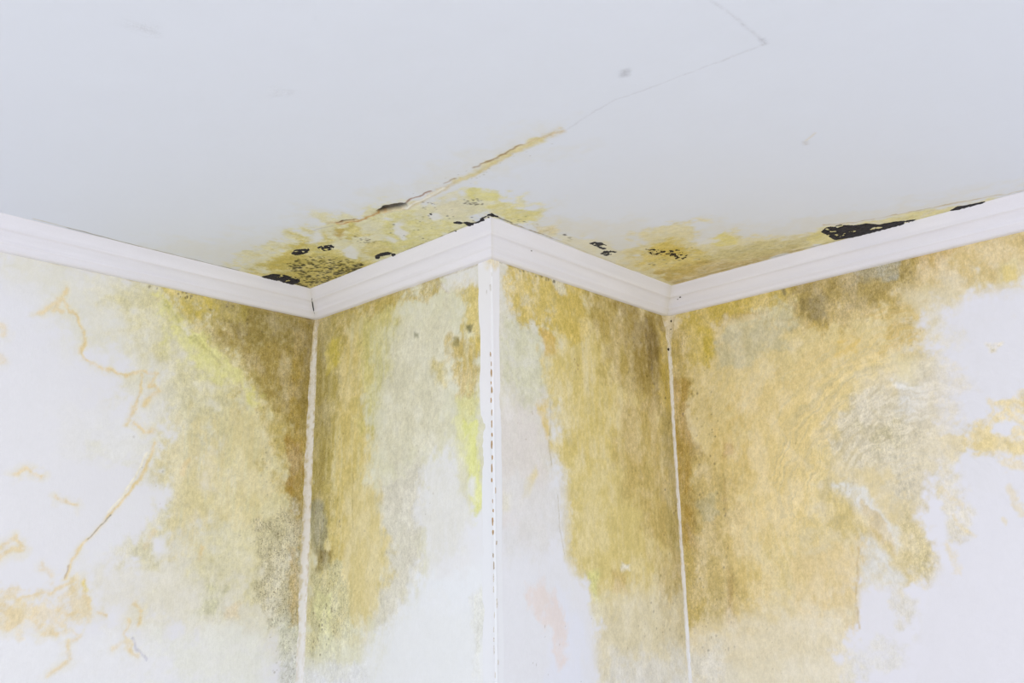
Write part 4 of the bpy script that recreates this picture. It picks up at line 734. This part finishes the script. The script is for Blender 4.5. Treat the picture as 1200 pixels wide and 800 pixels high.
# ---------------------------------------------------------------- filler beads in the inner corners, plaster strip on the outer corner
FILL = {}
def filler(name, corner, du, dv_, path, layers, seed, label):
    """concave bead: du / dv_ are the unit directions of the two walls away from the corner; path = [(depth, width_u, width_v)]"""
    zs = np.arange(0.07, 1.60, 0.004)
    zs = np.append(zs, np.linspace(1.65, H, 8))
    pth = np.array(path)
    wu = np.interp(zs, pth[:, 0], pth[:, 1]); wv = np.interp(zs, pth[:, 0], pth[:, 2])
    wu = wu * (0.86 + 0.3 * fbm(zs * 22, zs * 0, 4, seed)); wv = wv * (0.86 + 0.3 * fbm(zs * 22, zs * 0, 4, seed + 3))
    T = np.linspace(0, 1, 9)
    co, uu = [], []
    for z, a, b in zip(zs, wu, wv):
        for t in T:
            # curve from the u wall to the v wall
            x = a * (1 - t) ** 2.0 + 0.002 * t * (1 - t); y = b * t ** 2.0 + 0.002 * t * (1 - t)
            e = 0.0006 if 0 < t < 1 else -0.0012
            p = np.array(corner) + np.array(du) * (x + e) + np.array(dv_) * (y + e)
            co.append((p[0], p[1], -z)); uu.append((t, z))
    co = np.array(co); uu = np.array(uu)
    k = len(T)
    q = np.array([(a * k + b, a * k + b + 1, (a + 1) * k + b + 1, (a + 1) * k + b) for a in range(len(zs) - 1) for b in range(k - 1)])
    a, b_, c = co[q[3][0]], co[q[3][1]], co[q[3][2]]
    if np.dot(np.cross(b_ - a, c - a), np.array(CAM) - a) < 0: q = q[:, ::-1]
    sk = Skin(name, uu[:, 0] * 0.03, uu[:, 1], 'D8D3CD', seed)
    # stained at its edges and near the top
    edge = np.abs(uu[:, 0] - 0.5) * 2
    for L in layers: sk.lay(L)
    m = (sstep(0.35, 1.0, edge + 0.9 * (fbm(uu[:, 0] * 4, uu[:, 1] * 60, 4, seed + 8) - 0.5)) * 0.8 * (1 - sstep(0.9, 1.4, uu[:, 1]) * 0.6))[:, None]
    sk.col += (paint('BCA671') - sk.col) * m
    sk.grain = np.maximum(sk.grain, 0.25 * m[:, 0])
    o = mesh_from(name, co, q, MAT_CAULK, sk.col, sk.grain, sk.speck)
    FILL[name] = o
    return mark(o, 'structure', label, 'filler')
FULL = lambda c, a, z0, z1, f, g, s: ('P', c, a, f, 0.004, 0.5, 0, g, s, 0.0, 0.0, [(-0.2, z0), (0.3, z0), (0.3, z1), (-0.2, z1)])
filler('trim_5', (0, L2), (-1, 0), (0, -1), [(0.07, 0.006, 0.036), (0.10, 0.009, 0.028), (0.13, 0.014, 0.018), (0.2, 0.020, 0.016), (0.5, 0.027, 0.017), (0.9, 0.028, 0.016), (1.6, 0.030, 0.016), (2.6, 0.03, 0.016)],
       [FULL('C7B48C', 0.8, 0.0, 0.20, 0.05, 0.35, 0.5), FULL('CDC3AC', 0.6, 0.15, 0.55, 0.15, 0.3, 0.3), FULL('D3C9B8', 0.6, 0.6, 0.95, 0.15, 0.15, 0.1), FULL('DDDCDD', 0.8, 1.05, 2.8, 0.15, 0.05, 0)], 61,
       'beige filler bead down the left inside corner of the walls')
filler('trim_6', (L3, 0), (-1, 0), (0, -1), [(0.07, 0.05, 0.05), (0.10, 0.034, 0.046), (0.14, 0.020, 0.034), (0.20, 0.012, 0.016), (0.5, 0.013, 0.008), (0.9, 0.014, 0.008), (1.6, 0.017, 0.010), (2.6, 0.02, 0.01)],
       [FULL('CDBB97', 0.85, 0.0, 0.24, 0.04, 0.25, 0.2), FULL('D5CCB4', 0.6, 0.2, 0.45, 0.1, 0.2, 0.1), FULL('D6D0C8', 0.5, 0.5, 1.1, 0.2, 0.1, 0.0), FULL('DCDDE2', 0.8, 1.15, 2.8, 0.1, 0.03, 0)], 71,
       'thin white filler bead down the right inside corner of the walls')

def corner_strip():
    zs = np.append(np.arange(0.085, 1.52, 0.003), np.linspace(1.56, H, 10))
    wa = 0.062 + 0.010 * (fbm(zs * 5, zs * 0, 4, 81) - 0.5) + np.interp(zs, [0.0, 0.2, 0.5, 0.7, 1.0], [0.004, 0.0, -0.004, -0.012, -0.004])     # on the left face
    wb = 0.034 + 0.008 * (fbm(zs * 5, zs * 0, 4, 84) - 0.5) + np.interp(zs, [0.0, 0.3, 0.7, 1.0], [0.012, 0.002, 0.004, 0.0])                       # on the right face
    T = np.concatenate([np.linspace(-1, -0.12, 16), np.linspace(-0.1, 0.1, 13), np.linspace(0.12, 1, 12)])
    co, uu = [], []
    for z, a, b in zip(zs, wa, wb):
        for t in T:
            thick = 0.0010 * (1 - abs(t)) ** 0.7 + 0.0012 * math.exp(-(t / 0.2) ** 2) - (0.0008 if abs(t) > 0.99 else 0)
            if t < 0: x, y = -thick, -t * a
            else: x, y = t * b, -thick
            if abs(t) < 0.11:      # rounded nose
                ang = (t / 0.11 + 1) / 2 * math.pi / 2
                r = float(np.interp(z, [0.3, 0.42, 0.75], [0.0013, 0.0018, 0.0024])); x = -r * math.cos(ang) + 0.0015 * 0; y = -r * math.sin(ang)
                y += 0.0035 * max(0, -t / 0.11); x += 0.0035 * max(0, t / 0.11)
            co.append((x, y, -z)); uu.append((t, z))
    co = np.array(co); uu = np.array(uu); k = len(T)
    q = np.array([(a * k + b, a * k + b + 1, (a + 1) * k + b + 1, (a + 1) * k + b) for a in range(len(zs) - 1) for b in range(k - 1)])
    a, b_, c = co[q[3][0]], co[q[3][1]], co[q[3][2]]
    if np.dot(np.cross(b_ - a, c - a), np.array(CAM) - a) < 0: q = q[:, ::-1]
    sk = Skin('strip', uu[:, 0] * 0.06, uu[:, 1], 'E3E2E6', 81)
    sk.lay(('P', 'DEE0E5', 1.0, 0.12, 0.02, 0.0, 0, 0.0, 0.0, 0.0, 0.0, [(-0.2, 0.62), (0.2, 0.62), (0.2, 3.0), (-0.2, 3.0)]))
    sk.lay(('P', 'E0CFA4', 0.7, 0.008, 0.006, 0.4, 0, 0.2, 0.2, 0.0, 0.0, [(-0.06, 0.06), (0.06, 0.06), (0.06, 0.112), (0.01, 0.125), (-0.02, 0.105)]))
    for zz, tt, l in ((0.135, 0.0, 0.012), (0.175, -0.006, 0.02), (0.19, -0.022, 0.01)):
        sk.lay(('L', 'A59C8C', 0.6, 0.002, 0.002, 0.2, 0, 0, 0, 0, 0.0007, [(tt, zz), (tt + 0.002, zz + l)]))
    o = mesh_from('trim_7', co, q, MAT_CAULK, sk.col, sk.grain, sk.speck)
    mark(o, 'structure', 'white plaster strip over the metal bead on the jutting corner edge', 'plaster strip')
    return o
strip = corner_strip()
# rusty slots of the metal bead that show through along the nose of the corner
rs = random.Random(5)
z, k = 0.40, 0
while z < 1.34:
    on_left = not (k % 5 == 3 and z > 0.7)
    fade = min(1, max(0.0, (z - 0.36) / 0.12)); pale = min(1, max(0.0, (z - 0.86) / 0.25))
    ln = rs.uniform(0.010, 0.028) * (0.6 + 0.4 * fade); w = rs.uniform(0.0014, 0.0034) * (0.45 + 0.55 * fade)
    cx, cy = (-0.0022, 0.0045 + rs.uniform(-0.002, 0.003)) if on_left else (0.0035 + rs.uniform(-0.001, 0.003), -0.0022)
    co = []
    for a in range(10):
        th = a * 2 * math.pi / 10
        j = rs.uniform(0.7, 1.15)
        p = math.cos(th) * w * j; h = math.sin(th) * ln / 2 * j
        co.append(((cx - 0.0009) if on_left else cx + p, cy + p if on_left else (cy - 0.0009), -z + h))
    n = (-1, 0) if on_left else (0, -1)
    co2 = [(x + n[0] * 0.0008, y + n[1] * 0.0008, zz) for x, y, zz in [(cx + (0 if on_left else (c[0] - cx) * 0.6), cy + ((c[1] - cy) * 0.6 if on_left else 0), -z + (c[2] + z) * 0.6) for c in co]]
    base = [(c[0] - n[0] * 0.003, c[1] - n[1] * 0.003, c[2]) for c in co]
    vs_ = base + co + [(c[0], c[1], c[2]) for c in co2]
    me = bpy.data.meshes.new('bead_slot')
    fc = [(a, (a + 1) % 10, 10 + (a + 1) % 10, 10 + a) for a in range(10)] + [(10 + a, 10 + (a + 1) % 10, 20 + (a + 1) % 10, 20 + a) for a in range(10)] + [tuple(range(20, 30))]
    me.from_pydata(vs_, [], fc); me.update()
    c = np.array((0.50, 0.33, 0.16)) * (1 - pale) + np.array((0.60, 0.60, 0.58)) * pale
    c = c * (0.8 + 0.4 * rs.random())
    key = 'bead_slot_rust' if pale < 0.35 else ('bead_slot_faded' if pale < 0.8 else 'bead_slot_painted')
    mt = bpy.data.materials.get(key)
    if mt is None: mt = simple_material(key, tuple(c), 0.85, 300, 0.35, 0.4)
    me.materials.append(mt)
    o = bpy.data.objects.new('bead_slot', me); COL.objects.link(o); o.parent = strip
    z += ln * 0.5 + rs.uniform(0.016, 0.030); k += 1

# ---------------------------------------------------------------- pinhead mould spots on the cornice and on the right filler bead
def spot(parent, at, normal, rx, rz, seed):
    rs_ = random.Random(seed); n = np.array(normal, float); n /= np.linalg.norm(n)
    side = np.cross(n, (0, 0, 1.0)); side /= np.linalg.norm(side); up = np.cross(side, n)
    co, fc = [], []
    j = [rs_.uniform(0.6, 1.25) for _ in range(12)]
    for f, lift in ((1.0, -0.004), (0.95, 0.0012), (0.55, 0.0022)):
        for a in range(12):
            th = a * math.pi / 6
            co.append(np.array(at) + side * math.cos(th) * rx * f * j[a] + up * math.sin(th) * rz * f * j[a] + n * lift)
    for r in range(2):
        for a in range(12):
            fc.append((r * 12 + a, r * 12 + (a + 1) % 12, r * 12 + 12 + (a + 1) % 12, r * 12 + 12 + a))
    fc.append(tuple(range(24, 36)))
    me = bpy.data.meshes.new('mould_spot'); me.from_pydata([tuple(c) for c in co], [], fc); me.materials.append(MAT_BROWN); me.update()
    o = bpy.data.objects.new('mould_spot', me); COL.objects.link(o); o.parent = parent
    return o
spot(t4, (0.9323, -0.1015, -0.0430), (-1, 0, -0.9), 0.0034, 0.0026, 1)
spot(t4, (0.9362, -0.0869, -0.0476), (-1, 0, -0.9), 0.0014, 0.0013, 2)
spot(t3, (0.132, -0.0538, -0.0436), (0, -1, -0.9), 0.0013, 0.0013, 3)
spot(FILL['trim_6'], (0.9815, -0.0225, -0.1120), (-0.5, -1, 0), 0.0024, 0.0058, 4)
spot(FILL['trim_6'], (0.9788, -0.0034, -0.2255), (-1, -1, 0), 0.0042, 0.0046, 5)
spot(FILL['trim_6'], (0.9820, -0.0190, -0.1457), (-0.5, -1, 0), 0.0016, 0.0018, 6)

# ---------------------------------------------------------------- black mould growths: low crusts with a thickness of their own
PATCHES = [
 ('C', 'black', 'largest black mould growth, long and tapering, above the cornice of the right wall', .0029, .09, 40, [(.776, -.743), (.7446, -.7742), (.7572, -.8163), (.7969, -.8493), (.8064, -.8782), (.8437, -.9041), (.8579, -.9521), (.8874, -1.0095), (.9158, -.9682), (.9084, -.8902), (.9001, -.7983), (.8775, -.7443)]),
 ('C', 'black', 'small black mould sliver on the ceiling at the far right above the cornice', .0029, 0, 40, [(.892, -1.0987), (.8718, -1.1293), (.8846, -1.1639), (.8939, -1.2037), (.911, -1.1849), (.9123, -1.1365)]),
 ('C', 'black', 'black mould growth against the left wall cornice near the inside corner', .0048, .17, 60, [(-.3054, .8944), (-.2871, .8375), (-.2487, .8145), (-.1971, .8059), (-.163, .8421), (-.159, .8944), (-.2024, .9069)]),
 ('C', 'black', 'left one of two small oval black mould spots on the yellow ceiling stain', .0029, .15, 90, [(-.3544, .6065), (-.3642, .5648), (-.3547, .5335), (-.3364, .5161), (-.3185, .5383), (-.3166, .5822), (-.3328, .6092)]),
 ('C', 'black', 'right one of two small oval black mould spots on the yellow ceiling stain', .0035, .28, 110, [(-.3267, .4958), (-.3195, .467), (-.3061, .4379), (-.2823, .448), (-.2721, .4773), (-.2856, .5071), (-.3046, .5138)]),
 ('C', 'black', 'black mould arch with a pale centre above the left face of the jutting corner', .0029, .2, 70, [(-.1332, .4315), (-.1391, .3907), (-.1281, .3631), (-.0984, .3636), (-.073, .3861), (-.0776, .4083), (-.101, .3835), (-.1147, .4081), (-.1068, .442), (-.1153, .45)]),
 ('C', 'black', 'ragged black mould strip along the cornice left of the jutting corner tip', .0058, .3, 70, [(-.0826, .1926), (-.09, .1257), (-.0903, .0447), (-.0735, .0588), (-.0668, .135), (-.0694, .1907)]),
 ('C', 'black', 'black mould growth at the cornice tip of the jutting corner', .0048, .27, 60, [(-.145, .0286), (-.1357, -.0041), (-.0992, -.0153), (-.1002, -.043), (-.1105, -.0983), (-.1082, -.1143), (-.0701, -.1094), (-.0871, -.0931), (-.0743, -.0391), (-.0773, .0076), (-.1087, .0132)]),
 ('C', 'grey', 'small black mould fleck beside the pale chip on the yellow ceiling stain', .0029, .25, 90, [(-.2449, .0217), (-.2382, .0061), (-.2218, .0131), (-.2304, .0306)]),
 ('C', 'grey', 'dark grey two-lobed mould growth above the right face of the jutting corner', .0031, .14, 60, [(.3028, -.1529), (.3037, -.181), (.3317, -.1914), (.3729, -.181), (.3992, -.1608), (.4381, -.1748), (.4535, -.1486), (.4423, -.1202), (.408, -.1172), (.3974, -.1476), (.351, -.1545)]),
 ('C', 'brown', 'speckled brown-black mould cluster on the yellow ceiling stain near the right inside corner', .0077, .5, 110, [(.4892, -.252), (.5156, -.2999), (.5901, -.3365), (.6441, -.3294), (.6764, -.288), (.6498, -.2628), (.5832, -.2717), (.5558, -.2338)]),
]
def crust(name, surf, P, mat, label, group, seed, cell=0.0016, edge=0.006, holes=0.0, hole_scale=60, thick=0.0022, kind_noise=40):
    P = np.array(P); pad = edge * 1.5
    lo, hi = P.min(0) - pad, P.max(0) + pad
    us = np.arange(lo[0], hi[0], cell); vs = np.arange(lo[1], hi[1], cell)
    U, V = np.meshgrid(us, vs, indexing='ij')
    sd = poly_sd(U.ravel(), V.ravel(), P).reshape(U.shape) + edge * 2 * (fbm(U * kind_noise, V * kind_noise, 5, seed, 0.7) - 0.5)
    if holes > 0:
        hn = fbm(U * hole_scale, V * hole_scale, 4, seed + 4, 0.6)
        sd = np.minimum(sd, (hn - holes) * 0.02)
    cells = (sd[:-1, :-1] > 0) & (sd[1:, :-1] > 0) & (sd[1:, 1:] > 0) & (sd[:-1, 1:] > 0)
    nu, nv = U.shape
    i = np.arange(nu * nv).reshape(nu, nv)
    q = np.stack([i[:-1, :-1], i[1:, :-1], i[1:, 1:], i[:-1, 1:]], -1)[cells]
    if len(q) == 0: return None
    hgt = thick * np.clip(sd / 0.006, 0.15, 1) * (0.6 + 0.8 * fbm(U * 160, V * 160, 3, seed + 7))
    # rim vertices sink into the plaster so the crust is rooted in it
    cnt = np.bincount(q.ravel(), minlength=nu * nv)
    hgt = hgt.ravel(); hgt[cnt < 4] = -0.0012
    used = np.zeros(nu * nv, bool); used[q] = True
    u, v, hh = U.ravel()[used], V.ravel()[used], hgt[used]
    q = (np.cumsum(used) - 1)[q]
    if surf == 'C': co = np.stack([u, v, -hh - 0.0006], 1); n = (0, 0, -1)
    elif surf == '1': co = np.stack([-u, L2 - hh - 0.0006, -v], 1); n = (0, -1, 0)
    elif surf == '2': co = np.stack([-hh - 0.0006, L2 - u, -v], 1); n = (-1, 0, 0)
    elif surf == '3': co = np.stack([u, -hh - 0.0006, -v], 1); n = (0, -1, 0)
    else: co = np.stack([L3 - hh - 0.0006, -u, -v], 1); n = (-1, 0, 0)
    a, b_, c = co[q[0][0]], co[q[0][1]], co[q[0][2]]
    if np.dot(np.cross(b_ - a, c - a), n) < 0: q = q[:, ::-1]
    ctr = np.array([(co[:, 0].min() + co[:, 0].max()) / 2, (co[:, 1].min() + co[:, 1].max()) / 2, co[:, 2].max()])
    o = mesh_from(name, co - ctr, q, mat)
    o.location = ctr
    return mark(o, None, label, 'mould', group)
MATS = {'black': MAT_BLACK, 'grey': MAT_GREY, 'brown': MAT_BROWN}
for k, (surf, mt, label, edge, holes, hs, P) in enumerate(PATCHES):
    crust('mould_patch', surf, P, MATS[mt], label, 'black mould growths', 100 + 5 * k, edge=edge, holes=holes, hole_scale=hs)
